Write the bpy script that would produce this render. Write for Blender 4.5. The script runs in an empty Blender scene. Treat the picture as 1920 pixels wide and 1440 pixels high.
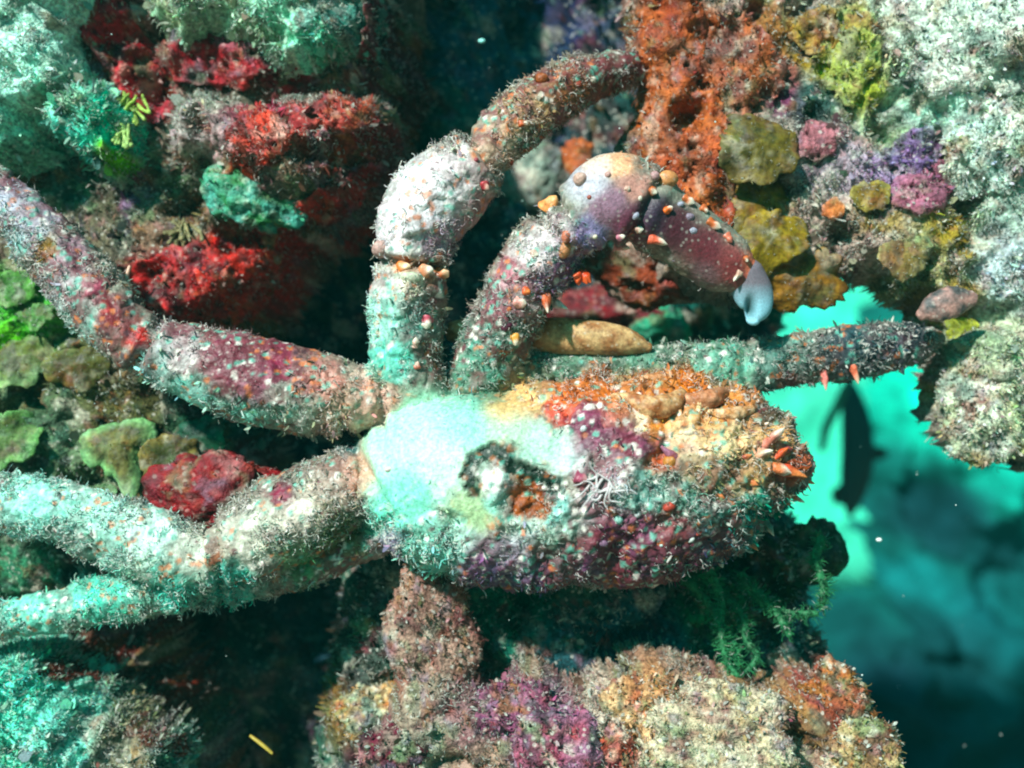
import bpy, bmesh, math
import numpy as np
rng = np.random.default_rng(11)
sc = bpy.context.scene

# ------------------------------------------------------------------ camera, sky, sun, exposure
K = 0.0002                                   # metres per unit of the plan at the crab's distance
LENS = 35.0
D = K * 1920 * LENS / 36.0                   # camera to crab
PITCH = math.radians(10.5)
CAMLOC = np.array([0.0, 0.0, 2.0])
R_ = np.array([1.0, 0, 0])
U_ = np.array([0, -math.sin(PITCH), math.cos(PITCH)])
F_ = np.array([0, math.cos(PITCH), math.sin(PITCH)])

cam_d = bpy.data.cameras.new('camera')
cam_d.lens = LENS; cam_d.sensor_width = 36; cam_d.clip_start = 0.01; cam_d.clip_end = 200
cam_d.dof.use_dof = True; cam_d.dof.focus_distance = D - 0.012; cam_d.dof.aperture_fstop = 5.6
cam = bpy.data.objects.new('camera', cam_d); sc.collection.objects.link(cam)
cam.location = CAMLOC; cam.rotation_euler = (math.pi / 2 + PITCH, 0, 0)
sc.camera = cam

s = np.array([-0.46, 0.57, -0.68]); s /= np.linalg.norm(s)          # towards the sun: left, up, behind the camera
sun_to = R_ * s[0] + U_ * s[1] + F_ * s[2]
elev = math.asin(sun_to[2]); azim = math.atan2(sun_to[0], sun_to[1])
sun_d = bpy.data.lights.new('sun', 'SUN'); sun_d.energy = 5.0; sun_d.angle = math.radians(2.0); sun_d.color = (1.0, 0.97, 0.92)
sun = bpy.data.objects.new('sun', sun_d); sc.collection.objects.link(sun)
from mathutils import Vector, Matrix
sun.rotation_euler = Vector(sun_to).to_track_quat('Z', 'Y').to_euler(); sun.location = (-1, -1, 4)

world = bpy.data.worlds.new('World'); sc.world = world; world.use_nodes = True
nt = world.node_tree; nt.nodes.clear()
sky = nt.nodes.new('ShaderNodeTexSky'); sky.sky_type = 'NISHITA'; sky.sun_disc = False
sky.sun_elevation = elev; sky.sun_rotation = azim; sky.air_density = 1.0; sky.dust_density = 8.0
mixw = nt.nodes.new('ShaderNodeMix'); mixw.data_type = 'RGBA'; mixw.blend_type = 'MULTIPLY'; mixw.inputs[0].default_value = 1.0
mixw.inputs[7].default_value = (0.012, 0.74, 0.95, 1)                # daylight after metres of sea water: the red is gone
bg = nt.nodes.new('ShaderNodeBackground'); bg.inputs['Strength'].default_value = 0.062
wo = nt.nodes.new('ShaderNodeOutputWorld')
nt.links.new(sky.outputs[0], mixw.inputs[6]); nt.links.new(mixw.outputs[2], bg.inputs[0]); nt.links.new(bg.outputs[0], wo.inputs[0])

sc.view_settings.view_transform = 'Standard'; sc.view_settings.look = 'None'
sc.view_settings.exposure = 0.62; sc.view_settings.gamma = 1.0; sc.view_settings.use_curve_mapping = False
sc.render.engine = 'CYCLES'; sc.cycles.use_denoising = True; sc.cycles.max_bounces = 4; sc.cycles.diffuse_bounces = 2; sc.cycles.transmission_bounces = 2; sc.cycles.glossy_bounces = 1; sc.cycles.transparent_max_bounces = 4; sc.cycles.volume_bounces = 0
sc.cycles.volume_max_steps = 64; sc.cycles.filter_width = 2.1; sc.render.filter_size = 2.1

# ------------------------------------------------------------------ noise and colour helpers
def lin(c):
    c = np.asarray(c, float) / 255.0
    return np.where(c <= 0.04045, c / 12.92, ((c + 0.055) / 1.055) ** 2.4)

def hsh(i, j, k, seed):
    h = (i.astype(np.int64) * 374761393 + j.astype(np.int64) * 668265263 + k.astype(np.int64) * 2147483647 + seed * 974634777) & 0xFFFFFFFF
    h = ((h ^ (h >> 13)) * 1274126177) & 0xFFFFFFFF
    h = ((h ^ (h >> 16)) * 2246822519) & 0xFFFFFFFF
    h = h ^ (h >> 15)
    return (h & 0xFFFFFF) / float(0x1000000)

def vnoise(p, seed=0):
    b = np.floor(p).astype(np.int64); f = p - b; f = f * f * (3 - 2 * f)
    r = 0
    for dx in (0, 1):
        wx = f[:, 0] if dx else 1 - f[:, 0]
        for dy in (0, 1):
            wy = f[:, 1] if dy else 1 - f[:, 1]
            for dz in (0, 1):
                wz = f[:, 2] if dz else 1 - f[:, 2]
                r = r + wx * wy * wz * hsh(b[:, 0] + dx, b[:, 1] + dy, b[:, 2] + dz, seed)
    return r

def fbm(p, o=3, seed=0):
    r = 0; a = 0.5; t = 0
    for i in range(o):
        r = r + a * vnoise(p * 2 ** i + 17.3 * i, seed + i); t += a; a *= 0.5
    return r / t * 2 - 1

def worley(p, seed=0):
    b = np.floor(p).astype(np.int64); best = np.full(len(p), 9.0)
    for dx in (-1, 0, 1):
        for dy in (-1, 0, 1):
            for dz in (-1, 0, 1):
                c = b + np.array([dx, dy, dz])
                q = c + np.stack([hsh(c[:, 0], c[:, 1], c[:, 2], seed + 1), hsh(c[:, 0], c[:, 1], c[:, 2], seed + 2), hsh(c[:, 0], c[:, 1], c[:, 2], seed + 3)], 1)
                best = np.minimum(best, ((q - p) ** 2).sum(1))
    return np.sqrt(best)

def cells(p, seed=0):
    b = np.floor(p).astype(np.int64); best = np.full(len(p), 9.0); cid = np.zeros(len(p))
    for dx in (-1, 0, 1):
        for dy in (-1, 0, 1):
            c = b + np.array([dx, dy, 0]); c[:, 2] = 0
            q = c + np.stack([hsh(c[:, 0], c[:, 1], c[:, 2], seed + 1), hsh(c[:, 0], c[:, 1], c[:, 2], seed + 2), 0 * p[:, 2]], 1)
            d = ((q[:, :2] - p[:, :2]) ** 2).sum(1); m = d < best
            best = np.where(m, d, best); cid = np.where(m, hsh(c[:, 0], c[:, 1], c[:, 2], seed + 9), cid)
    return np.sqrt(best), cid

def cell_centres(xy, seed):
    b = np.floor(xy).astype(np.int64); best = np.full(len(xy), 9.0); sec = best.copy(); cen = xy.copy(); cid = np.zeros(len(xy)); z = np.zeros(len(xy), np.int64)
    for dx in (-1, 0, 1):
        for dy in (-1, 0, 1):
            c = b + np.array([dx, dy]); q = c + np.stack([hsh(c[:, 0], c[:, 1], z, seed + 1), hsh(c[:, 0], c[:, 1], z, seed + 2)], 1)
            d = ((q - xy) ** 2).sum(1); m = d < best
            sec = np.where(m, best, np.minimum(sec, d)); best = np.where(m, d, best); cen = np.where(m[:, None], q, cen); cid = np.where(m, hsh(c[:, 0], c[:, 1], z, seed + 9), cid)
    return np.sqrt(best), np.sqrt(sec) - np.sqrt(best), cid, cen

CRUST = [(118, 44, 58), (205, 196, 176), (170, 120, 120), (140, 96, 36), (40, 84, 76), (30, 28, 34), (150, 60, 40), (120, 110, 130), (96, 130, 90), (60, 40, 44)]
def crust(xy, col, seed, amt=0.55):
    """small crusts of other colours scattered over a surface"""
    pal = np.array([lin(c) for c in CRUST])
    for sz, a in ((46, amt), (17, amt * 0.8)):
        p = np.c_[xy / sz, 0 * xy[:, 0]]
        p = p + np.stack([fbm(p * 2, 2, seed + 3), fbm(p * 2 + 5, 2, seed + 4), 0 * p[:, 2]], 1) * 0.7
        d, cid = cells(p, seed + int(sz))
        on = np.clip((0.62 - d) / 0.25, 0, 1) * ((cid * 7.31) % 1 < 0.5) * a
        pk = pal[np.minimum((cid * len(pal)).astype(int), len(pal) - 1)]
        col = col * (1 - on[:, None]) + pk * on[:, None]
    return col

def lumps(p, seed=0):
    return np.sqrt(np.clip(1 - worley(p, seed) ** 2, 0, 1))

def paint(xy, base, patches, seed=0, warp=22, ws=60, sat=1.3):
    """colours of the crusts and growths that cover a surface: soft patches with ragged borders"""
    p3 = np.c_[xy / ws, np.zeros(len(xy))]
    w = np.stack([fbm(p3, 3, seed + 5), fbm(p3 + 31.7, 3, seed + 9)], 1) * warp
    q = xy + w
    acc = np.tile(lin(base), (len(xy), 1)) * 0.02; tot = np.full(len(xy), 0.02)
    for pt in patches:
        x, y, r, c = pt[:4]; st = pt[4] if len(pt) > 4 else 1.0
        d2 = ((q[:, 0] - x) ** 2 + (q[:, 1] - y) ** 2) / (r * r)
        k = st * np.exp(-np.minimum(d2, 30) * 2.2)
        k = k ** 1.5
        acc += k[:, None] * lin(c); tot += k
    c = acc / tot[:, None]; lum = (c @ np.array([0.3, 0.55, 0.15]))[:, None]
    return np.clip(lum + (c - lum) * sat, 0.004, 0.95)

# ------------------------------------------------------------------ placing and mesh helpers
WL = {}
def PT(px, py, wp=0.0):
    w = wp * K; f = (D + w) / D
    return np.array([(px - 960) * K * f, (720 - py) * K * f, w])

def PTS(a):
    a = np.asarray(a, float); w = a[:, 2] * K; f = (D + w) / D
    return np.stack([(a[:, 0] - 960) * K * f, (720 - a[:, 1]) * K * f, w], 1)

def to_world(q):
    return CAMLOC + q[:, :1] * R_ + q[:, 1:2] * U_ + (q[:, 2:3] + D) * F_

def link(o, parent, loc):
    sc.collection.objects.link(o)
    WL[o.name] = np.array(loc)
    if parent is not None:
        o.parent = parent; o.location = np.array(loc) - WL[parent.name]
    else:
        o.location = loc

def tag(o, label=None, cat=None, group=None, kind=None):
    for k, v in (('label', label), ('category', cat), ('group', group), ('kind', kind)):
        if v: o[k] = v
    return o

def empty(name, q, label=None, cat=None, group=None):
    o = bpy.data.objects.new(name, None); o.empty_display_size = 0.01
    link(o, None, to_world(np.asarray(q)[None])[0])
    return tag(o, label, cat, group)

def mk(name, q, faces, col, mat, parent=None, smooth=True, local=True, closed=True):
    """one mesh object; q in plan coordinates (right, up, away) in metres; col one linear colour per vertex"""
    v = to_world(q) if local else q
    loc = v.mean(0); v = v - loc
    me = bpy.data.meshes.new(name)
    if isinstance(faces, np.ndarray): faces = [faces]
    if local and closed:                                # outward faces: positive volume
        vol = sum((v[f[:, 0]] * np.cross(v[f[:, 1]], v[f[:, 2]])).sum() + ((v[f[:, 0]] * np.cross(v[f[:, 2]], v[f[:, 3]])).sum() if f.shape[1] == 4 else 0) for f in faces)
        if vol < 0: faces = [f[:, ::-1] for f in faces]
    nv = len(v); nl = sum(f.size for f in faces); npoly = sum(len(f) for f in faces)
    me.vertices.add(nv); me.vertices.foreach_set('co', v.astype(np.float32).ravel())
    me.loops.add(nl); me.loops.foreach_set('vertex_index', np.concatenate([f.ravel() for f in faces]).astype(np.int32))
    me.polygons.add(npoly)
    tot = np.concatenate([np.full(len(f), f.shape[1]) for f in faces]); st = np.concatenate([[0], np.cumsum(tot)[:-1]])
    me.polygons.foreach_set('loop_start', st.astype(np.int32))
    me.polygons.foreach_set('use_smooth', np.full(npoly, smooth))
    me.update(calc_edges=True)
    if col is not None:
        col = np.asarray(col, float)
        if col.ndim == 1: col = np.tile(col, (nv, 1))
        a = me.color_attributes.new('Col', 'FLOAT_COLOR', 'POINT')
        a.data.foreach_set('color', np.c_[np.clip(col, 0, 1), np.ones(nv)].astype(np.float32).ravel())
    me.materials.append(mat)
    o = bpy.data.objects.new(name, me)
    link(o, parent, loc)
    return o

def material(name, rough=0.65, spec=0.25, vscale=900, vamt=0.5, bump=0.4, bscale=1500, sss=0.0, trans=0.0, speck=0.0):
    m = bpy.data.materials.new(name); m.use_nodes = True
    n = m.node_tree; N = n.nodes; L = n.links; N.clear()
    out = N.new('ShaderNodeOutputMaterial'); b = N.new('ShaderNodeBsdfPrincipled')
    at = N.new('ShaderNodeAttribute'); at.attribute_name = 'Col'
    geo = N.new('ShaderNodeTexCoord')
    nz = N.new('ShaderNodeTexNoise'); nz.inputs['Scale'].default_value = vscale; nz.inputs['Detail'].default_value = 4; nz.inputs['Roughness'].default_value = 0.65
    L.new(geo.outputs['Object'], nz.inputs['Vector'])
    mr = N.new('ShaderNodeMapRange'); mr.inputs[1].default_value = 0.3; mr.inputs[2].default_value = 0.7
    mr.inputs[3].default_value = 1 - vamt; mr.inputs[4].default_value = 1 + vamt * 0.8
    L.new(nz.outputs['Fac'], mr.inputs[0])
    mu = N.new('ShaderNodeMix'); mu.data_type = 'RGBA'; mu.blend_type = 'MULTIPLY'; mu.inputs[0].default_value = 1
    L.new(at.outputs['Color'], mu.inputs[6]); L.new(mr.outputs[0], mu.inputs[7])
    csrc = mu.outputs[2]
    if speck > 0:                                       # pale grains of sand and tiny polyps
        vo = N.new('ShaderNodeTexVoronoi'); vo.inputs['Scale'].default_value = vscale * 0.55
        L.new(geo.outputs['Object'], vo.inputs['Vector'])
        m2 = N.new('ShaderNodeMapRange'); m2.inputs[1].default_value = 0.16; m2.inputs[2].default_value = 0.27
        m2.inputs[3].default_value = speck; m2.inputs[4].default_value = 0.0
        L.new(vo.outputs['Distance'], m2.inputs[0])
        mm = N.new('ShaderNodeMix'); mm.data_type = 'RGBA'; mm.inputs[7].default_value = (0.62, 0.6, 0.52, 1)
        L.new(m2.outputs[0], mm.inputs[0]); L.new(csrc, mm.inputs[6]); csrc = mm.outputs[2]
    L.new(csrc, b.inputs['Base Color'])
    b.inputs['Roughness'].default_value = rough; b.inputs['Specular IOR Level'].default_value = spec
    if sss > 0:
        b.inputs['Subsurface Weight'].default_value = sss; b.inputs['Subsurface Radius'].default_value = (0.004, 0.003, 0.002); b.inputs['Subsurface Scale'].default_value = 1.0
    if bump > 0:
        bn = N.new('ShaderNodeTexNoise'); bn.inputs['Scale'].default_value = bscale; bn.inputs['Detail'].default_value = 3
        L.new(geo.outputs['Object'], bn.inputs['Vector'])
        bu = N.new('ShaderNodeBump'); bu.inputs['Strength'].default_value = bump; bu.inputs['Distance'].default_value = 0.0012
        L.new(bn.outputs['Fac'], bu.inputs['Height']); L.new(bu.outputs['Normal'], b.inputs['Normal'])
    if trans > 0:
        tr = N.new('ShaderNodeBsdfTranslucent'); L.new(csrc, tr.inputs['Color'])
        ms = N.new('ShaderNodeMixShader'); ms.inputs[0].default_value = trans
        L.new(b.outputs[0], ms.inputs[1]); L.new(tr.outputs[0], ms.inputs[2]); L.new(ms.outputs[0], out.inputs['Surface'])
    else:
        L.new(b.outputs[0], out.inputs['Surface'])
    return m

M_rock = material('encrusted rock', 0.75, 0.2, 520, 0.8, 1.0, 900, speck=0.5)
M_turf = material('turf algae', 0.75, 0.15, 1500, 0.35, 0, trans=0.25)
M_fuzz = material('pale filament growth', 0.6, 0.3, 1500, 0.25, 0, trans=0.15)
M_shell = material('crab shell', 0.5, 0.35, 700, 0.45, 0.35, 900, speck=0.25)
M_smooth = material('smooth shell', 0.38, 0.45, 500, 0.25, 0.15, 1500, sss=0.1)
M_sponge = material('sponge', 0.6, 0.3, 420, 0.6, 0.9, 800, sss=0.12, speck=0.2)
M_leaf = material('leafy alga', 0.55, 0.3, 240, 0.75, 0.8, 380, trans=0.3, speck=0.1)
M_far = material('far reef', 0.9, 0.05, 9, 0.6, 0.4, 30)
M_sand = material('sand', 0.95, 0.05, 9, 0.35, 0.3, 60)  # sea bed, and the added slope that stands in for bright water
M_fish = material('fish skin', 0.45, 0.3, 200, 0.3, 0, 100)
M_snow = material('drifting specks', 0.5, 0.3, 300, 0.2, 0, 100)

# ------------------------------------------------------------------ hair, blades
def frame(n):
    a = np.where(np.abs(n[:, 2:3]) < 0.9, np.array([[0, 0, 1.0]]), np.array([[1.0, 0, 0]]))
    t = np.cross(n, a); t /= np.linalg.norm(t, axis=1, keepdims=True) + 1e-12
    return t, np.cross(n, t)

def filaments(name, p, n, length, rad, col, mat, parent, curl=0.7, seg=3, lean=0.6, bias=(0, 0, 0)):
    """thin curling three-sided threads growing from points p along normals n (world space)"""
    N = len(p)
    if N == 0: return None
    t, b = frame(n)
    ph = rng.uniform(0, 2 * np.pi, N)
    d = n + (t * np.cos(ph)[:, None] + b * np.sin(ph)[:, None]) * (rng.uniform(0, lean, N))[:, None] + np.array(bias)
    d /= np.linalg.norm(d, axis=1, keepdims=True)
    ax = rng.normal(size=(N, 3)); ax /= np.linalg.norm(ax, axis=1, keepdims=True)
    pts = [p - n * (rad * 0.5)[:, None]]; dirs = []
    for i in range(seg):
        dirs.append(d)
        pts.append(pts[-1] + d * (length / seg)[:, None])
        d = d + np.cross(ax, d) * (curl * rng.uniform(0.4, 1.4, N))[:, None] + rng.normal(size=(N, 3)) * 0.15
        d /= np.linalg.norm(d, axis=1, keepdims=True)
    dirs.append(d)
    V = []; 
    for i, (q, dd) in enumerate(zip(pts, dirs)):
        e1, e2 = frame(dd); r = (rad * (1.0 - 0.45 * i / seg))[:, None]
        for a in (0, 2.094, 4.189):
            V.append(q + (e1 * math.cos(a) + e2 * math.sin(a)) * r)
    V = np.stack(V, 1).reshape(-1, 3); S = (seg + 1) * 3
    base = np.arange(N)[:, None] * S; F = []
    for i in range(seg):
        for a in range(3):
            F.append(base + np.array([i * 3 + a, i * 3 + (a + 1) % 3, i * 3 + 3 + (a + 1) % 3, i * 3 + 3 + a]))
    F = np.concatenate(F, 0)
    g = np.repeat(np.linspace(0.85, 1.12, seg + 1), 3)
    C = (col[:, None, :] * g[None, :, None]).reshape(-1, 3)
    o = mk(name, V, F, C, mat, parent, local=False)
    o['kind'] = 'stuff'
    return o

def blades(name, p, n, length, width, col, mat, parent, lean=0.8, bias=(0, 0, 0)):
    """small flat bent blades, two faces each"""
    N = len(p)
    if N == 0: return None
    t, b = frame(n); ph = rng.uniform(0, 2 * np.pi, N)
    d = n + (t * np.cos(ph)[:, None] + b * np.sin(ph)[:, None]) * rng.uniform(0, lean, N)[:, None] + np.array(bias)
    d /= np.linalg.norm(d, axis=1, keepdims=True)
    sd = np.cross(d, rng.normal(size=(N, 3))); sd /= np.linalg.norm(sd, axis=1, keepdims=True)
    up = np.cross(sd, d); bend = rng.uniform(-0.5, 0.5, N)[:, None]
    L = length[:, None]; Wd = width[:, None]
    r0 = p - n * 0.0004; r1 = p + d * L * 0.55 + up * L * bend * 0.25; r2 = p + d * L + up * L * bend
    V = np.stack([r0 - sd * Wd * 0.35, r0 + sd * Wd * 0.35, r1 - sd * Wd * 0.6, r1 + sd * Wd * 0.6, r2 - sd * Wd * 0.22, r2 + sd * Wd * 0.22], 1).reshape(-1, 3)
    base = np.arange(N)[:, None] * 6
    F = np.concatenate([base + np.array([0, 1, 3, 2]), base + np.array([2, 3, 5, 4])], 0)
    C = np.repeat(col, 6, 0)
    o = mk(name, V, F, C, mat, parent, local=False, smooth=False)
    o['kind'] = 'stuff'
    return o

def sample(o, n, dens=None):
    """n random points on a mesh object: world position, normal, colour"""
    me = o.data; me.calc_loop_triangles()
    T = np.empty(len(me.loop_triangles) * 3, np.int32); me.loop_triangles.foreach_get('vertices', T); T = T.reshape(-1, 3)
    V = np.empty(len(me.vertices) * 3, np.float32); me.vertices.foreach_get('co', V); V = V.reshape(-1, 3).astype(float) + WL[o.name]
    Nn = np.empty(len(me.vertices) * 3, np.float32); me.vertices.foreach_get('normal', Nn); Nn = Nn.reshape(-1, 3).astype(float)
    C = np.empty(len(me.vertices) * 4, np.float32); me.color_attributes['Col'].data.foreach_get('color', C); C = C.reshape(-1, 4)[:, :3].astype(float)
    a, b, c = V[T[:, 0]], V[T[:, 1]], V[T[:, 2]]
    ar = np.linalg.norm(np.cross(b - a, c - a), axis=1)
    if dens is not None: ar = ar * dens[T].mean(1)
    ar = ar / ar.sum()
    k = rng.choice(len(T), n, p=ar); r1 = np.sqrt(rng.random(n))[:, None]; r2 = rng.random(n)[:, None]
    w = np.concatenate([1 - r1, r1 * (1 - r2), r1 * r2], 1)
    f = lambda A: A[T[k, 0]] * w[:, :1] + A[T[k, 1]] * w[:, 1:2] + A[T[k, 2]] * w[:, 2:3]
    nn = f(Nn); nn /= np.linalg.norm(nn, axis=1, keepdims=True) + 1e-9
    return f(V), nn, f(C)

def facing(p, n):
    d = p - CAMLOC; d /= np.linalg.norm(d, axis=1, keepdims=True)
    return (n * d).sum(1)

def plan_px(p):
    """world points back to plan numbers at the crab's distance"""
    r = p - CAMLOC; w = r @ F_; f = D / w
    return np.stack([(r @ R_) * f / K + 960, 720 - (r @ U_) * f / K], 1)

def jitter(col, amt, pale=0.0, palec=(0.6, 0.62, 0.55)):
    c = col * (1 + rng.normal(size=(len(col), 1)) * amt) * (1 + rng.normal(size=(len(col), 3)) * amt * 0.35)
    if pale > 0:
        k = (rng.random(len(col)) < pale)[:, None] * rng.uniform(0.3, 0.9, (len(col), 1))
        c = c * (1 - k) + np.array(palec) * k
    return np.clip(c, 0.003, 0.95)

# ------------------------------------------------------------------ reef masses
def poly_dist(xy, poly):
    P = np.asarray(poly, float); best = np.full(len(xy), 1e12); inside = np.zeros(len(xy), bool)
    for i in range(len(P)):
        a, b = P[i], P[(i + 1) % len(P)]; ab = b - a
        t = np.clip(((xy - a) @ ab) / (ab @ ab), 0, 1)
        best = np.minimum(best, ((xy - a - t[:, None] * ab) ** 2).sum(1))
        c = ((a[1] > xy[:, 1]) != (b[1] > xy[:, 1]))
        xi = (b[0] - a[0]) * (xy[:, 1] - a[1]) / (b[1] - a[1] + 1e-12) + a[0]
        inside ^= c & (xy[:, 0] < xi)
    return np.where(inside, 1, -1) * np.sqrt(best)

REEFS = []
def surf_i(px, py, rad=16):
    """depth of the nearest reef surface at a place, and which reef it is"""
    best = None; bi = None
    for i, e in enumerate(REEFS):
        xy, w = e[:2]
        m = (np.abs(xy[:, 0] - px) < rad) & (np.abs(xy[:, 1] - py) < rad)
        if m.sum() > 3:
            v = np.median(w[m])
            if best is None or v < best: best, bi = v, i
    return best, bi
def surf(px, py, rad=16): return surf_i(px, py, rad)[0]

def reef(name, poly, w0, depth, edge, base, patches, seed, step=6, amps=((140, 34), (50, 20), (18, 9), (8, 4)), lump=((70, 28), (26, 13), (12, 6)), tilt=(0, 0), mat=None,
         turf=0, tl=(7, 16), pale=0.12, parent=None, warp=44, hairs=0, tw=0.28, turf_mask=None, lean=0.8, pit=1.0, crusts=0.5, flakes=0, sat=1.2):
    P = np.asarray(poly, float)
    def axis(lo, hi, a, b):
        lo -= 40; hi += 40
        inner = np.arange(max(lo, a), min(hi, b), step)
        l = np.arange(inner[0] - 24, lo - 24, -24)[::-1] if lo < a else np.array([])
        r = np.arange(inner[-1] + 24, hi + 24, 24) if hi > b else np.array([])
        return np.concatenate([l, inner, r])
    X = axis(P[:, 0].min(), P[:, 0].max(), -60, 1980); Y = axis(P[:, 1].min(), P[:, 1].max(), -60, 1500)
    gx, gy = np.meshgrid(X, Y); xy = np.stack([gx.ravel(), gy.ravel()], 1)
    p3 = np.c_[xy / 90, np.full(len(xy), seed * 1.7)]
    wxy = xy + np.stack([fbm(p3, 4, seed), fbm(p3 + 50, 4, seed + 3)], 1) * warp
    d = poly_dist(wxy, P)
    t = np.clip((d + 6) / edge, 0, 1)
    w = w0 + depth * (1 - np.sqrt(np.clip(1 - (1 - t) ** 2, 0, 1)))
    cx, cy = P[:, 0].mean(), P[:, 1].mean()
    w = w + tilt[0] * (xy[:, 0] - cx) + tilt[1] * (xy[:, 1] - cy)
    for sz, am in amps:
        w = w - am * fbm(np.c_[xy / sz, w / sz], 3, seed + int(sz))
    for sz, am in lump:
        pp = np.c_[xy / sz, w / sz]; pp = pp + np.stack([fbm(pp * 1.5, 2, seed + 8), fbm(pp * 1.5 + 9, 2, seed + 4), 0 * w], 1) * 0.35
        w = w - am * lumps(pp, seed + int(sz))
    pn = fbm(np.c_[xy / 75, np.zeros(len(xy))], 3, seed + 91)
    w = w + pit * 60 * np.clip((pn - 0.12) / 0.35, 0, 1) ** 1.3                                  # pits between the growths
    # sideways jostle so the sheet is not a pure height field
    js = np.stack([fbm(np.c_[xy / 30, w / 30], 3, seed + 61), fbm(np.c_[xy / 30, w / 30] + 7, 3, seed + 67)], 1) * 9
    f0 = (D + w0 * K) / D
    q = np.stack([(xy[:, 0] + js[:, 0] - 960) * K * f0, (720 - xy[:, 1] - js[:, 1]) * K * f0, w0 * K + (w - w0) * K * f0], 1)
    col = paint(xy, base, patches, seed, 26, 55, sat)
    col = crust(xy, col, seed + 100, crusts)
    nx, ny = len(X), len(Y)
    idx = np.arange(nx * ny).reshape(ny, nx)
    Fq = np.stack([idx[:-1, :-1], idx[1:, :-1], idx[1:, 1:], idx[:-1, 1:]], -1).reshape(-1, 4)
    keep = (d > -6)[Fq].all(1); Fq = Fq[keep]
    used = np.unique(Fq); mp = np.full(nx * ny, -1); mp[used] = np.arange(len(used))
    o = mk(name, q[used], mp[Fq], col[used], mat or M_rock, parent, closed=False)
    ff0 = D / (D + q[used][:, 2]); qu = q[used]
    REEFS.append((np.stack([qu[:, 0] * ff0 / K + 960, 720 - qu[:, 1] * ff0 / K], 1), qu[:, 2] / K, qu, mp[Fq], col[used]))
    if turf or hairs:
        xyu = xy[used]
        on = ((xyu[:, 0] > -40) & (xyu[:, 0] < 1960) & (xyu[:, 1] > -40) & (xyu[:, 1] < 1480)).astype(float)
        nn_ = fbm(np.c_[xyu / 38, np.zeros(len(xyu))], 3, seed + 71) + 0.35 * fbm(np.c_[xyu / 110, np.zeros(len(xyu))], 2, seed + 72)
        on *= np.clip(0.06 + 1.6 * np.clip(nn_ * 1.6 + 0.45, 0, 1) ** 1.5, 0.02, 1.6)
        if turf_mask: on *= turf_mask(xyu)
        if turf:
            p, n, c = sample(o, turf, on)
            ok = facing(p, n) < 0.35; p, n, c = p[ok], n[ok], c[ok]
            ln = rng.uniform(tl[0], tl[1], len(p)) * K * f0 * rng.choice([0.6, 1, 1.6], len(p), p=[.55, .35, .1])
            ln = ln * (0.55 + 0.9 * vnoise(p / (30 * K), seed + 5))
            blades('turf', p, n, ln, ln * rng.uniform(0.6, 1.4, len(p)) * tw, jitter(c, 0.35, pale), M_turf, o, lean=lean)
        if flakes:
            p, n, c = sample(o, flakes, on + 0.15)
            ok = facing(p, n) < 0.3; p, n, c = p[ok], n[ok], c[ok]
            ln = rng.uniform(10, 26, len(p)) * K * f0; pal = np.array([lin(x) for x in CRUST])
            k = rng.random((len(p), 1)) * 0.6
            blades('flakes', p, n, ln, ln * rng.uniform(0.5, 1.0, len(p)), jitter(c * (1 - k) + pal[rng.integers(0, len(pal), len(p))] * k, 0.3, 0.15), M_turf, o, lean=2.0)
        if hairs:
            p, n, c = sample(o, hairs, on)
            ok = facing(p, n) < 0.3; p, n, c = p[ok], n[ok], c[ok]
            ln = rng.uniform(tl[0], tl[1] * 1.7, len(p)) * K * f0 * (0.4 + 1.0 * vnoise(p / (40 * K), seed + 6))
            filaments('thread_algae', p, n, ln, np.full(len(p), 1.1 * K * f0) * rng.uniform(0.6, 1.5, len(p)), jitter(c, 0.3, pale * 2), M_turf, o, curl=0.9, lean=1.6)
    return o

def structure(o): o['kind'] = 'structure'; return o

exec_parts = []
# the sea bed, far below and behind
gx, gy = np.meshgrid(np.linspace(-14, 14, 161), np.linspace(-6, 30, 161))
pz = 0.12 * fbm(np.c_[gx.ravel() * 0.9, gy.ravel() * 0.9, 0 * gx.ravel()], 4, 3)
ii = np.arange(161 * 161).reshape(161, 161)
v = np.stack([gx.ravel(), gy.ravel(), 0.75 + pz], 1)
fq = np.stack([ii[:-1, :-1], ii[:-1, 1:], ii[1:, 1:], ii[1:, :-1]], -1).reshape(-1, 4)
structure(mk('seabed', v, fq, lin((150, 150, 130)), M_sand, local=False))

# far slope of the neighbouring reef, over a metre behind the crab; water haze and downward fade put into its colours
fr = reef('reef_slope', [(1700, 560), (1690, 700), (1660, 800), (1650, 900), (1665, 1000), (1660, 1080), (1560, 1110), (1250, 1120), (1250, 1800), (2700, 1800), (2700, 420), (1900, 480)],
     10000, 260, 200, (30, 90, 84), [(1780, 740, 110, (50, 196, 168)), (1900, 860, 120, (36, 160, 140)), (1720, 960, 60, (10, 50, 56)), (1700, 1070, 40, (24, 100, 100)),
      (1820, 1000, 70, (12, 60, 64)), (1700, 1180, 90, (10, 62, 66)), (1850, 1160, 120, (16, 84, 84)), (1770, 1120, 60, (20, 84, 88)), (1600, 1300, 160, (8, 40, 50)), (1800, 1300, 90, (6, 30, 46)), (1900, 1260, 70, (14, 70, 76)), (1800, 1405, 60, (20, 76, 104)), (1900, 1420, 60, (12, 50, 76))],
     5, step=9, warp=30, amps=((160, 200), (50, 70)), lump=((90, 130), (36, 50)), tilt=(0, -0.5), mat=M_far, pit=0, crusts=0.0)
structure(fr)
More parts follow.
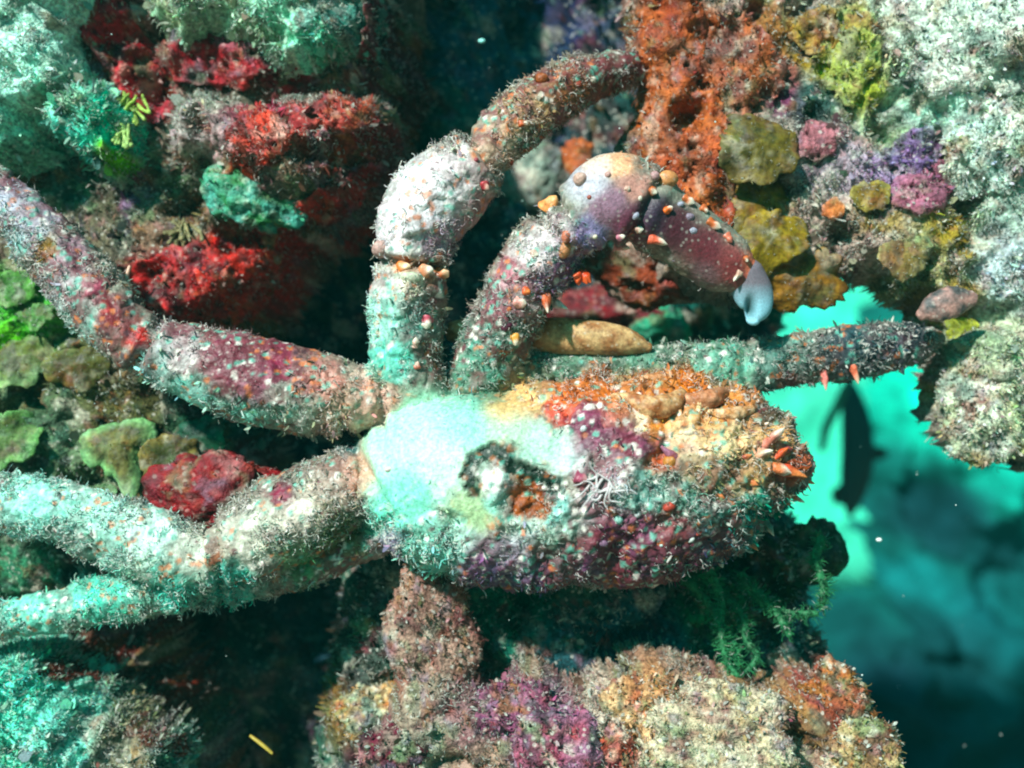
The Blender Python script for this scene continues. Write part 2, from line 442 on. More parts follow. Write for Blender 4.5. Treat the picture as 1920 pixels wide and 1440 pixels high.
# added slope standing in for bright open water, its glow put into mint colour
structure(reef('water_glow_slope', [(1100, 300), (2600, 300), (2600, 1135), (1100, 1135)], 13000, 200, 120, (96, 200, 170), [(1560, 900, 120, (110, 236, 200)), (1560, 620, 80, (100, 220, 190)), (1800, 700, 150, (80, 190, 160))],
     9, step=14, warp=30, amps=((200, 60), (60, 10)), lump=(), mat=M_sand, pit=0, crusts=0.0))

# the deep wall of the crevice
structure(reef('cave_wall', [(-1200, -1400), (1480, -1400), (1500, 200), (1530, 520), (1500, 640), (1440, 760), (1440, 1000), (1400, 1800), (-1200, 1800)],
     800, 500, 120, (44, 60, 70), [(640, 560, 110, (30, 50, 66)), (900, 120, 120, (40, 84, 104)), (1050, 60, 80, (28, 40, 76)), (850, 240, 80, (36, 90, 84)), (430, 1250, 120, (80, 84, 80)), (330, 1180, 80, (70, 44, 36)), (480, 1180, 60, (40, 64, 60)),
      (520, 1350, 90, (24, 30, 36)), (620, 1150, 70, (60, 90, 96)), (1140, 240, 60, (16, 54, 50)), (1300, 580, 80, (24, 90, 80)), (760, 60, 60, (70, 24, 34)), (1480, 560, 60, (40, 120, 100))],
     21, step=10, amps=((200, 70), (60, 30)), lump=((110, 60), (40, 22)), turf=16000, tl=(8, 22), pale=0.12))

# left wall of the crevice, extended unseen above and beside the picture to shade the hollow
def mask_left(xy):
    return np.clip(1.2 - 0.9 * np.exp(-(((xy[:, 0] - 380) / 130) ** 2 + ((xy[:, 1] - 530) / 80) ** 2)), 0.1, 1.2)
structure(reef('reef_wall', [(-1500, -1500), (900, -1500), (830, -400), (790, -60), (775, 150), (740, 290), (660, 410), (600, 450), (545, 520), (480, 610), (420, 660), (400, 760), (480, 850), (500, 930), (430, 1010), (330, 1090),
      (240, 1170), (290, 1260), (330, 1380), (380, 1480), (420, 1900), (-1500, 1900)],
     250, 420, 130, (92, 88, 76), [(60, 430, 90, (120, 110, 92)), (180, 400, 70, (96, 92, 74)), (150, 330, 70, (74, 92, 84)), (260, 380, 40, (100, 62, 96)), (300, 440, 50, (120, 96, 80)),
      (210, 60, 60, (118, 10, 22)), (270, 140, 60, (120, 10, 24)), (300, 200, 40, (125, 14, 30)), (430, 100, 70, (84, 8, 20)), (540, 150, 50, (92, 10, 26)), (720, 60, 80, (70, 12, 24)), (735, 200, 70, (96, 14, 26)), (690, 320, 50, (130, 20, 24)),
      (600, 400, 60, (180, 26, 22)), (520, 450, 40, (170, 26, 30)), (340, 540, 80, (180, 18, 22)), (450, 520, 70, (205, 30, 20)), (420, 620, 40, (120, 90, 50)), (300, 600, 50, (150, 60, 56)),
      (60, 560, 80, (90, 170, 80)), (40, 640, 60, (100, 180, 60)), (150, 700, 60, (90, 96, 60)), (100, 800, 80, (84, 110, 84)), (250, 800, 80, (84, 84, 50)), (180, 880, 60, (110, 130, 100)), (380, 800, 50, (40, 90, 70)),
      (400, 900, 70, (120, 10, 20)), (440, 960, 60, (104, 10, 24)), (330, 960, 60, (66, 80, 56)), (60, 1060, 60, (60, 120, 90)), (200, 1080, 60, (60, 90, 80)), (100, 1230, 70, (90, 44, 30)), (220, 1250, 70, (110, 40, 26)),
      (60, 1320, 100, (120, 160, 145)), (180, 1380, 80, (120, 120, 104)), (320, 1350, 60, (120, 44, 30)), (250, 1420, 60, (96, 70, 54))],
     33, step=4.5, turf=14000, flakes=250, tl=(4, 12), pale=0.2, hairs=7000, turf_mask=mask_left))

# right wall with its sponges and leafy algae
def mask_right(xy):
    return np.clip(1.15 - 1.0 * np.exp(-(((xy[:, 0] - 1250) / 90) ** 2 + ((xy[:, 1] - 250) / 170) ** 2)), 0.12, 1.2)
structure(reef('reef_overhang', [(1130, -700), (1190, -60), (1205, 120), (1185, 250), (1200, 380), (1260, 520), (1340, 560), (1440, 560), (1560, 525), (1650, 545), (1735, 575), (1770, 620), (1785, 690), (1780, 750), (1800, 805), (1870, 850), (2000, 880), (2700, 900), (2700, -700)],
     150, 220, 70, (150, 140, 130), [(1250, 60, 70, (168, 78, 26)), (1330, 100, 60, (150, 70, 30)), (1240, 220, 70, (176, 86, 34)), (1290, 290, 70, (190, 92, 28)), (1230, 340, 60, (160, 70, 26)), (1340, 200, 60, (170, 100, 70)), (1330, 400, 50, (140, 58, 22)),
      (1440, 60, 60, (140, 96, 60)), (1440, 150, 50, (130, 80, 70)), (1500, 90, 50, (150, 120, 40)), (1560, 110, 60, (150, 160, 50)), (1620, 160, 60, (150, 160, 70)), (1600, 60, 50, (150, 170, 90)), (1520, 200, 50, (40, 70, 66)), (1460, 200, 40, (90, 40, 70)),
      (1700, 60, 110, (205, 215, 200)), (1820, 60, 120, (215, 222, 210)), (1860, 200, 120, (205, 222, 210)), (1740, 180, 70, (170, 215, 195)), (1660, 260, 60, (160, 190, 150)), (1560, 320, 70, (165, 150, 160)), (1640, 340, 60, (165, 140, 175)), (1720, 300, 50, (150, 110, 165)),
      (1730, 350, 50, (165, 88, 120)), (1530, 270, 35, (165, 90, 110)), (1540, 420, 60, (160, 140, 130)), (1620, 400, 50, (140, 120, 70)), (1760, 430, 70, (150, 130, 60)), (1600, 500, 60, (160, 140, 130)), (1700, 500, 60, (150, 150, 110)), (1850, 380, 80, (185, 205, 190)),
      (1880, 520, 80, (190, 205, 205)), (1800, 560, 50, (150, 130, 60)), (1850, 640, 80, (180, 190, 160)), (1880, 760, 80, (210, 215, 195)), (1820, 720, 50, (165, 165, 120)), (1800, 650, 40, (110, 130, 110))],
     47, step=4.5, turf=16000, flakes=250, tl=(4, 10), pale=0.3, hairs=6000, turf_mask=mask_right))

# the dark hollow under the crab and the ledge in front of it
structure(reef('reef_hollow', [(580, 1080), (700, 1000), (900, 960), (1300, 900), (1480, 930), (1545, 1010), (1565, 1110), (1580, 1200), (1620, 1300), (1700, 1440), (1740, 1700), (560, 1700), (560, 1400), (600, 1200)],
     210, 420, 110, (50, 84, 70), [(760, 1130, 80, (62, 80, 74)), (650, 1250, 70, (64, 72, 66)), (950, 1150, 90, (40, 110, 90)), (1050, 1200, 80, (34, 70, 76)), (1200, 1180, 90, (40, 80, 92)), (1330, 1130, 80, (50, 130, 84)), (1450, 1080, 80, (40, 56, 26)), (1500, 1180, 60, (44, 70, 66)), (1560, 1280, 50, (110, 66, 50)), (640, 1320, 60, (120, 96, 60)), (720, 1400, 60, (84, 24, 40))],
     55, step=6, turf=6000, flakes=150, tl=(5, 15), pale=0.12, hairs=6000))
structure(reef('reef_ledge', [(660, 1520), (700, 1390), (730, 1300), (800, 1250), (870, 1270), (930, 1325), (1010, 1262), (1080, 1310), (1130, 1290), (1200, 1240), (1330, 1252), (1400, 1290), (1450, 1320), (1540, 1262), (1590, 1290), (1640, 1370), (1700, 1450), (1740, 1700), (640, 1700)],
     10, 260, 80, (150, 120, 100), [(760, 1320, 50, (150, 130, 110)), (720, 1390, 40, (110, 40, 60)), (800, 1390, 50, (160, 160, 135)), (880, 1330, 50, (150, 110, 110)), (960, 1330, 50, (160, 90, 120)), (1030, 1370, 60, (165, 96, 135)), (1000, 1420, 40, (170, 120, 170)),
      (1120, 1330, 40, (190, 170, 150)), (1150, 1400, 40, (165, 70, 50)), (1220, 1310, 50, (190, 130, 80)), (1300, 1310, 40, (200, 170, 140)), (1280, 1390, 70, (205, 195, 160)), (1370, 1400, 60, (215, 215, 190)), (1420, 1330, 50, (160, 130, 90)), (1500, 1350, 50, (150, 110, 60)), (1560, 1320, 50, (165, 70, 40)), (1600, 1380, 50, (160, 96, 50)), (1640, 1430, 50, (140, 120, 80))],
     63, step=5, sat=0.95, amps=((120, 24), (40, 18), (14, 8), (7, 3.5)), lump=((95, 40), (34, 16), (13, 6)), turf=5000, flakes=80, tl=(4, 10), pale=0.3, hairs=3000))

# rocks that stand proud of the left wall; turf rocks carry cyan light in their colours
def rock(label, poly, w0, depth, edge, base, patches, seed, **kw):
    return tag(reef('reef_rock', poly, w0, depth, edge, base, patches, seed, **kw), label, 'rock')
rock('knobbly rock crusted pink and red above the red sponges', [(285, 240), (300, 170), (390, 125), (470, 150), (560, 120), (650, 140), (720, 200), (745, 260), (690, 340), (610, 400), (520, 405), (440, 370), (370, 340), (310, 320)],
     140, 260, 130, (120, 90, 84), [(340, 220, 60, (175, 165, 160)), (400, 170, 50, (165, 160, 150)), (420, 260, 50, (170, 140, 140)), (480, 220, 50, (165, 70, 90)), (490, 270, 45, (165, 50, 36)), (560, 230, 50, (150, 60, 60)), (560, 160, 50, (120, 130, 120)), (650, 200, 45, (165, 60, 50)), (690, 240, 40, (130, 40, 44)), (620, 300, 60, (130, 60, 44)), (560, 340, 50, (120, 100, 84)), (500, 360, 40, (110, 96, 84)), (340, 300, 40, (150, 150, 130)), (450, 310, 35, (170, 60, 40))],
     71, step=4, turf=3500, flakes=80, tl=(4, 11), pale=0.25, hairs=3000, lump=((80, 30), (30, 15), (12, 6)))
rock('pale turf covered rock filling the upper left corner', [(-160, -160), (250, -160), (130, 20), (150, 90), (210, 150), (250, 220), (255, 300), (190, 330), (110, 290), (60, 310), (-160, 330)],
     110, 280, 110, (150, 190, 175), [(60, 40, 90, (214, 246, 232)), (40, 150, 80, (210, 246, 230)), (120, 160, 60, (176, 236, 214)), (210, 230, 50, (90, 205, 176)), (150, 280, 50, (140, 220, 200)), (30, 260, 60, (176, 226, 206)), (200, 290, 30, (150, 210, 90))],
     77, sat=1.7, step=4.5, turf=5500, flakes=60, tl=(4, 11), pale=0.35, hairs=2200, lean=1.8)
rock('turf shaggy rock hanging from the top edge above the red crevice', [(230, -160), (700, -160), (690, 20), (650, 90), (600, 120), (520, 110), (450, 80), (390, 40), (330, 80), (280, 40)],
     130, 240, 90, (140, 170, 155), [(330, 20, 60, (196, 226, 200)), (430, 20, 60, (200, 230, 205)), (540, 40, 60, (170, 220, 196)), (600, 90, 50, (140, 210, 186)), (650, 20, 50, (90, 130, 120))],
     83, sat=1.6, step=4.5, turf=4500, flakes=60, tl=(4, 12), pale=0.35, hairs=1800, lean=1.8)
rock('teal turf mound in the lower left corner', [(-160, 1250), (40, 1225), (120, 1290), (230, 1330), (300, 1400), (330, 1600), (-160, 1600)],
     60, 260, 100, (130, 165, 150), [(20, 1300, 80, (150, 240, 216)), (100, 1400, 80, (150, 216, 200)), (230, 1380, 60, (140, 130, 112)), (30, 1420, 70, (140, 215, 190))],
     89, sat=1.5, step=4.5, turf=4500, flakes=60, tl=(4, 12), pale=0.3, hairs=3000)

# ------------------------------------------------------------------ shapes for the animals and growths
def catmull(P, n):
    P = np.asarray(P, float); Q = np.vstack([2 * P[0] - P[1], P, 2 * P[-1] - P[-2]]); out = []
    for i in range(len(P) - 1):
        p0, p1, p2, p3 = Q[i], Q[i + 1], Q[i + 2], Q[i + 3]
        for t in np.linspace(0, 1, n, endpoint=False):
            out.append(0.5 * ((2 * p1) + (-p0 + p2) * t + (2 * p0 - 5 * p1 + 4 * p2 - p3) * t * t + (-p0 + 3 * p1 - 3 * p2 + p3) * t ** 3))
    out.append(P[-1]); return np.array(out)

def tube(ctrl, n=8, sides=20, cap=True, box=1.0):
    """closed tube; ctrl rows: px, py, depth, in-plane radius, depth radius (plan units)"""
    C = catmull(ctrl, n); P = PTS(C[:, :3]); f = (D + C[:, 2] * K) / D
    r1 = C[:, 3] * K * f; r2 = C[:, 4] * K * f
    T = np.gradient(P, axis=0); T /= np.linalg.norm(T, axis=1, keepdims=True) + 1e-12
    if cap:
        nb = 4; A = []; B = []
        for k in range(nb):
            a = (k + 0.5) / nb * math.pi / 2
            A.append((P[0] - T[0] * r1[0] * 0.8 * math.cos(a), r1[0] * math.sin(a), r2[0] * math.sin(a), T[0]))
            B.append((P[-1] + T[-1] * r1[-1] * 0.8 * math.cos(a), r1[-1] * math.sin(a), r2[-1] * math.sin(a), T[-1]))
        B = B[::-1]
        P = np.vstack([[a[0] for a in A], P, [b[0] for b in B]]); T = np.vstack([[a[3] for a in A], T, [b[3] for b in B]])
        r1 = np.concatenate([[a[1] for a in A], r1, [b[1] for b in B]]); r2 = np.concatenate([[a[2] for a in A], r2, [b[2] for b in B]])
    zz = np.array([0, 0, 1.0]); S = np.cross(T, zz); S /= np.linalg.norm(S, axis=1, keepdims=True) + 1e-12; W = np.cross(S, T)
    th = np.linspace(0, 2 * math.pi, sides, endpoint=False)
    cs = np.sign(np.cos(th)) * np.abs(np.cos(th)) ** box; sn = np.sign(np.sin(th)) * np.abs(np.sin(th)) ** box
    V = (P[:, None] + S[:, None] * (r1[:, None] * cs)[..., None] + W[:, None] * (r2[:, None] * sn)[..., None]).reshape(-1, 3)
    m = len(P); i = np.arange(m - 1)[:, None] * sides; j = np.arange(sides)[None]
    F = np.stack([i + j, i + (j + 1) % sides, i + sides + (j + 1) % sides, i + sides + j], -1).reshape(-1, 4)
    V = np.vstack([V, P[0] - T[0] * 1e-5, P[-1] + T[-1] * 1e-5])
    c0, c1 = m * sides, m * sides + 1
    jj = np.arange(sides)
    F3 = np.vstack([np.stack([np.full(sides, c0), (jj + 1) % sides, jj], 1), np.stack([np.full(sides, c1), (m - 1) * sides + jj, (m - 1) * sides + (jj + 1) % sides], 1)])
    return V, F, F3

def join(parts):
    V = []; F4 = []; F3 = []; o = 0
    for v, f4, f3 in parts:
        V.append(v); F4.append(f4 + o); F3.append(f3 + o); o += len(v)
    return np.vstack(V), np.vstack(F4), np.vstack(F3)

_ico = {}
def ico(s):
    if s not in _ico:
        b = bmesh.new(); bmesh.ops.create_icosphere(b, subdivisions=s, radius=1.0)
        b.verts.ensure_lookup_table()
        _ico[s] = (np.array([v.co[:] for v in b.verts]), np.array([[v.index for v in f.verts] for f in b.faces])); b.free()
    return _ico[s]

def blob(name, px, py, wp, rx, ry, rz, col, mat, parent=None, rot=0.0, lump=0.25, lsz=0.6, seed=1, sub=4, fine=0.05, col2=None, pores=0.0, mottle=0.0):
    """a lumpy rounded growth; radii in plan units"""
    v, f = ico(sub); n = v.copy()
    u = v * np.array([rx, ry, rz]) / min(rx, ry)
    vw = u + 0.3 * np.stack([fbm(u * 2 + seed, 2, seed), fbm(u * 2 + 9 + seed, 2, seed), fbm(u * 2 + 19 + seed, 2, seed)], 1)
    r = 0.95 + lump * 0.8 * (lumps(vw / lsz + seed * 3.1, seed) - 0.6) + lump * 1.5 * fbm(v * 1.3 + seed, 3, seed) + lump * 0.35 * (lumps(vw / lsz * 2.7 + seed, seed + 4) - 0.6) + fine * fbm(u * 7 + seed, 2, seed + 2)
    dk = None
    if pores:
        wr = worley(u * 3.6 + seed, seed + 5); dk = np.clip((0.33 - wr) / 0.15, 0, 1); r = r - pores * dk
    v = n * r[:, None] * np.array([rx, ry, rz])
    c, s_ = math.cos(rot), math.sin(rot)
    v = np.stack([v[:, 0] * c - v[:, 1] * s_, v[:, 0] * s_ + v[:, 1] * c, v[:, 2]], 1)
    q = PT(px, py, wp); fac = (D + wp * K) / D
    col = np.tile(lin(col), (len(v), 1))
    if col2 is not None:
        k = np.clip(fbm(u * 2.2 + seed * 5, 3, seed + 9) * 1.8 + 0.35, 0, 1)[:, None]; col = col * (1 - k) + lin(col2) * k
    if mottle > 0: col = crust(np.stack([px + v[:, 0], py - v[:, 1]], 1), col, seed + 300, mottle)
    return mk(name, q + v * np.array([1, 1, 1]) * K * fac, f, col, mat, parent)

def spine(name, px, py, wp, dx, dy, dz, r, c0, c1, parent, bend=0.0, mat=None, k=1.6):
    """a curved cone: root at (px, py, wp), reaching (dx, dy, dz) further; root colour c0, tip colour c1"""
    n = 12; sd = 14; V = []; C = []; gs = 0.25 + 0.35 * ((px * 0.137 + py * 0.071) % 1)
    a = PT(px, py, wp); b = PT(px + dx, py + dy, wp + dz); T = b - a; L = np.linalg.norm(T); T = T / L
    S = np.cross(T, [0.2, 0.1, 1.0]); S /= np.linalg.norm(S); W = np.cross(S, T)
    for i in range(n + 1):
        t = i / n; rr = r * K * max(0.02, (1 - t ** k)) ** 0.75; ctr = a + T * L * t + S * L * bend * t * t
        for j in range(sd):
            th = 2 * math.pi * j / sd; wob = 1 + 0.16 * math.sin(3 * th + px * 0.7 + 4 * t) + 0.12 * math.sin(9 * t + py); V.append(ctr + (S * math.cos(th) + W * math.sin(th)) * rr * wob)
            g = min(1, max(0, (t - gs + 0.1 * math.sin(2 * th + py)) / 0.4)); C.append(lin(c0) * (1 - g) + lin(c1) * g)
    F = np.array([[i * sd + j, i * sd + (j + 1) % sd, (i + 1) * sd + (j + 1) % sd, (i + 1) * sd + j] for i in range(n) for j in range(sd)])
    return mk(name, np.array(V), F, np.array(C), mat or M_smooth, parent)

def knob(px, py, wp, r, col, parent, tip=None, ax=1.0, rot=0.0, seed=1, name='tubercle', mat=None):
    v, f = ico(3); rr = 1 + 0.08 * fbm(v * 2 + seed, 2, seed)
    w = v * rr[:, None] * np.array([r * ax, r, r])
    c, s_ = math.cos(rot), math.sin(rot); w = np.stack([w[:, 0] * c - w[:, 1] * s_, w[:, 0] * s_ + w[:, 1] * c, w[:, 2]], 1)
    C = np.tile(lin(col), (len(v), 1))
    if tip is not None:
        g = np.clip((v[:, 0] - 0.0) / 0.6, 0, 1)[:, None]; C = C * (1 - g) + lin(tip) * g
    return mk(name, PT(px, py, wp) + w * K, f, C, mat or M_smooth, parent)

# ------------------------------------------------------------------ the crab
cx = np.array([672, 682, 700, 735, 790, 860, 950, 1050, 1150, 1250, 1350, 1420, 1468, 1500, 1520, 1528], float)
ct = np.array([885, 838, 806, 770, 748, 742, 736, 722, 710, 710, 722, 760, 812, 856, 880, 888], float)
cb = np.array([895, 940, 975, 1010, 1045, 1072, 1088, 1094, 1090, 1072, 1034, 990, 944, 912, 900, 896], float)
xs = 672 + (1528 - 672) * (0.5 - 0.5 * np.cos(np.linspace(0, math.pi, 70)))
tp = np.interp(xs, cx, ct); bt = np.interp(xs, cx, cb)
for _ in range(3):
    tp[1:-1] = (tp[:-2] + 2 * tp[1:-1] + tp[2:]) / 4; bt[1:-1] = (bt[:-2] + 2 * bt[1:-1] + bt[2:]) / 4
rows = np.stack([xs, (tp + bt) / 2, 12 + 0 * xs, (bt - tp) / 2, (bt - tp) / 2 * 0.86], 1)
carapace = tube(rows, n=1, sides=48, cap=False)
limbs = [
    # raised walking leg
    [(800, 770, 30, 62, 55), (770, 710, 22, 72, 66), (762, 610, 14, 80, 70), (764, 545, 6, 82, 70), (764, 512, 2, 72, 62)],
    [(744, 480, 0, 56, 52), (770, 440, -4, 86, 76), (826, 366, 0, 98, 84), (880, 318, 10, 78, 68), (918, 283, 20, 54, 52)],
    [(905, 296, 18, 50, 48), (960, 238, 40, 66, 60), (1030, 180, 70, 62, 56), (1100, 148, 110, 54, 48), (1190, 128, 170, 34, 34), (1240, 124, 210, 18, 18)],
    # claw arm
    [(900, 745, 50, 66, 60), (912, 690, 36, 78, 68), (942, 610, 20, 74, 64), (985, 530, 4, 76, 66), (1022, 468, -10, 76, 66), (1052, 426, -14, 52, 54)],
    [(1040, 430, -14, 44, 46), (1075, 424, -20, 66, 62), (1105, 432, -22, 54, 56)],
    [(1080, 420, -22, 46, 48), (1118, 388, -26, 82, 70), (1160, 376, -24, 90, 72), (1200, 388, -18, 80, 62), (1238, 412, -10, 66, 54), (1300, 452, 0, 66, 52), (1358, 492, 8, 60, 48), (1392, 516, 12, 46, 38)],
    # upper left leg
    [(780, 760, 26, 44, 46), (720, 746, 18, 56, 54), (640, 744, 10, 80, 70), (540, 730, 4, 94, 78), (430, 700, 0, 92, 76), (330, 668, 4, 74, 64), (272, 650, 10, 54, 50)],
    [(282, 664, 10, 50, 50), (225, 614, 14, 70, 62), (150, 530, 22, 76, 64), (80, 448, 32, 68, 60), (10, 380, 44, 58, 54), (-80, 300, 64, 46, 44)],
    # lower left leg
    [(740, 850, 26, 54, 52), (680, 890, 16, 70, 64), (600, 940, 4, 94, 78), (520, 986, -4, 98, 80), (450, 1024, -6, 84, 70), (408, 1050, -4, 58, 54)],
    [(424, 1056, -4, 54, 52), (350, 1050, -6, 72, 62), (280, 1018, -6, 80, 66), (190, 985, 0, 72, 62), (100, 958, 8, 68, 58), (0, 945, 18, 64, 54), (-90, 935, 30, 56, 50)],
    # leg beneath it
    [(760, 960, 60, 50, 50), (680, 1015, 54, 46, 46), (560, 1068, 50, 42, 44), (440, 1095, 48, 40, 42), (330, 1104, 46, 50, 46), (220, 1122, 50, 54, 48), (110, 1142, 56, 46, 44), (10, 1166, 64, 38, 38), (-70, 1190, 74, 30, 30)],
    # far leg reaching right
    [(860, 730, 70, 62, 60), (960, 700, 74, 56, 54), (1080, 690, 80, 42, 42), (1220, 690, 88, 46, 44), (1360, 690, 96, 54, 48), (1480, 676, 106, 56, 48), (1600, 660, 120, 60, 48), (1690, 646, 136, 48, 40), (1760, 634, 150, 24, 24)],
]
def slim(l, i):
    l = np.array(l, float); k_ = np.full(len(l), 0.86 if i not in (4, 5) else 0.97); k_[-1] *= 0.86
    if i in (1, 2, 7, 9): k_[0] *= 0.86
    l[:, 3:] *= k_[:, None]; return l
limbs = [slim(l, i) for i, l in enumerate(limbs)]
V, F4, F3 = join([carapace] + [tube(l, sides=28, box=1.22 if i not in (4, 5) else 1.0) for i, l in enumerate(limbs)])
tmp_me = bpy.data.meshes.new('tmp'); tmp_me.from_pydata(V.tolist(), [], F4.tolist() + F3.tolist()); tmp_me.update()
bm = bmesh.new(); bm.from_mesh(tmp_me); bmesh.ops.remove_doubles(bm, verts=bm.verts, dist=2e-6); bmesh.ops.recalc_face_normals(bm, faces=bm.faces); bm.to_mesh(tmp_me); bm.free()
tmp = bpy.data.objects.new('tmp', tmp_me); sc.collection.objects.link(tmp)
md = tmp.modifiers.new('r', 'REMESH'); md.mode = 'VOXEL'; md.voxel_size = 0.0008; md.use_smooth_shade = True
m2 = tmp.modifiers.new('s', 'SMOOTH'); m2.factor = 0.6; m2.iterations = 6
ev = bpy.data.meshes.new_from_object(tmp.evaluated_get(bpy.context.evaluated_depsgraph_get()))
V = np.empty(len(ev.vertices) * 3, np.float32); ev.vertices.foreach_get('co', V); V = V.reshape(-1, 3).astype(float)
Nn = np.empty(len(ev.vertices) * 3, np.float32); ev.vertices.foreach_get('normal', Nn); Nn = Nn.reshape(-1, 3).astype(float)
F4 = np.array([list(p.vertices) for p in ev.polygons if len(p.vertices) == 4])
bpy.data.objects.remove(tmp); bpy.data.meshes.remove(tmp_me); bpy.data.meshes.remove(ev)
f = D / (D + V[:, 2]); BX = np.stack([V[:, 0] * f / K + 960, 720 - V[:, 1] * f / K], 1)

def near(xy, lst):
    r = np.zeros(len(xy))
    for x, y, rad in lst:
        r = np.maximum(r, np.exp(-(((xy[:, 0] - x) ** 2 + (xy[:, 1] - y) ** 2) / rad ** 2) ** 1.5))
    return r
SMOOTH = [(1150, 370, 85), (1110, 350, 60), (1230, 400, 60), (1290, 440, 70), (1350, 490, 70), (1395, 520, 50)]
FILM = [(730, 850, 75), (800, 780, 60), (790, 820, 80), (850, 800, 75), (910, 800, 65), (960, 790, 55), (1000, 830, 50), (1045, 850, 40), (760, 900, 70), (720, 890, 50), (830, 870, 70), (870, 930, 40), (900, 960, 30)]
sm = near(BX, SMOOTH); film = near(BX, FILM)
oncar = (np.abs((BX[:, 0] - 1100) / 440) ** 2.2 + np.abs((BX[:, 1] - 905) / 205) ** 2.2 < 1) & (V[:, 2] < 0.02)
rough = 1 - np.clip(np.maximum(sm * 1.2, film * 0.92), 0, 1)
p0 = V / K
disp = rough * (3.0 * fbm(p0 / 14, 3, 3) + 3.5 * (lumps(p0 / 26 + 0.2 * fbm(p0 / 30, 2, 8)[:, None], 6) - 0.7)) + 3.0 * fbm(p0 / 60, 2, 14)
disp += oncar * rough * (26 * (lumps(p0 / 74 + 0.3 + 0.3 * fbm(p0 / 60, 2, 5)[:, None], 19) - 0.7) + 7 * fbm(p0 / 25, 3, 23))
# pits and plates on the carapace
for x, y, r_, h in [(1240, 775, 46, -12), (1330, 770, 30, -9), (1235, 745, 42, 12), (1310, 735, 30, 9), (1110, 805, 60, 9), (1180, 830, 45, 8), (1000, 930, 40, -9), (930, 900, 40, 6), (850, 860, 150, 6), (1240, 865, 30, -6), (1060, 790, 50, 5), (1230, 712, 36, 12), (1395, 742, 30, 14), (1330, 712, 24, 8), (1460, 800, 22, 12), (1450, 940, 26, 10), (1390, 1020, 26, 10), (1180, 880, 40, 12), (1330, 870, 36, 10), (1060, 930, 34, 10), (780, 1010, 40, 10), (900, 1040, 40, 8)]:
    disp += h * np.exp(-((BX[:, 0] - x) ** 2 + (BX[:, 1] - y) ** 2) / r_ ** 2) * (V[:, 2] < 0.015)
wq = BX + np.stack([fbm(p0 / 22, 3, 81), fbm(p0 / 22 + 8, 3, 82)], 1) * 14
c1d, c1e, c1i, c1c = cell_centres(wq / 40, 61); c2d, c2e, c2i, c2c = cell_centres(wq / 17, 62)
cr = np.where(oncar, 1.0, 0.5)
disp += cr * rough * np.clip(c1e / 0.16, 0, 1) * (c1i - 0.35) * 15 + cr * rough * np.clip(c2e / 0.2, 0, 1) * (c2i - 0.4) * 8        # crusts of different thickness
for x, y, tx_, ty_, h in [(755, 492, 0.1, -1, 15), (908, 292, 0.75, -0.66, 10), (272, 655, -0.85, -0.5, 13), (408, 1053, -1, 0.1, 12), (1082, 424, 0.8, -0.6, 12), (1045, 436, 0.6, -0.8, 9), (716, 745, -1, 0, 8), (690, 884, -0.85, 0.5, 8), (1212, 392, 0.9, 0.45, 7), (1395, 690, 1, 0, 7)]:
    tl0 = math.hypot(tx_, ty_); al = ((BX[:, 0] - x) * tx_ + (BX[:, 1] - y) * ty_) / tl0; di = np.hypot(BX[:, 0] - x, BX[:, 1] - y)
    disp += (-h * np.exp(-(al / 7) ** 2) + 0.6 * h * (np.exp(-((al - 20) / 11) ** 2) + np.exp(-((al + 20) / 11) ** 2))) * np.clip((115 - di) / 25, 0, 1)   # joints of the legs
V = V + Nn * (disp * K)[:, None]
def bodyw(x, y, rad=7):
    m = (np.abs(BX[:, 0] - x) < rad) & (np.abs(BX[:, 1] - y) < rad)
    if m.any(): return x, y, V[m, 2].min() / K
    i_ = np.argmin((BX[:, 0] - x) ** 2 + (BX[:, 1] - y) ** 2); return BX[i_, 0], BX[i_, 1], V[i_, 2] / K
mint = (172, 228, 198)
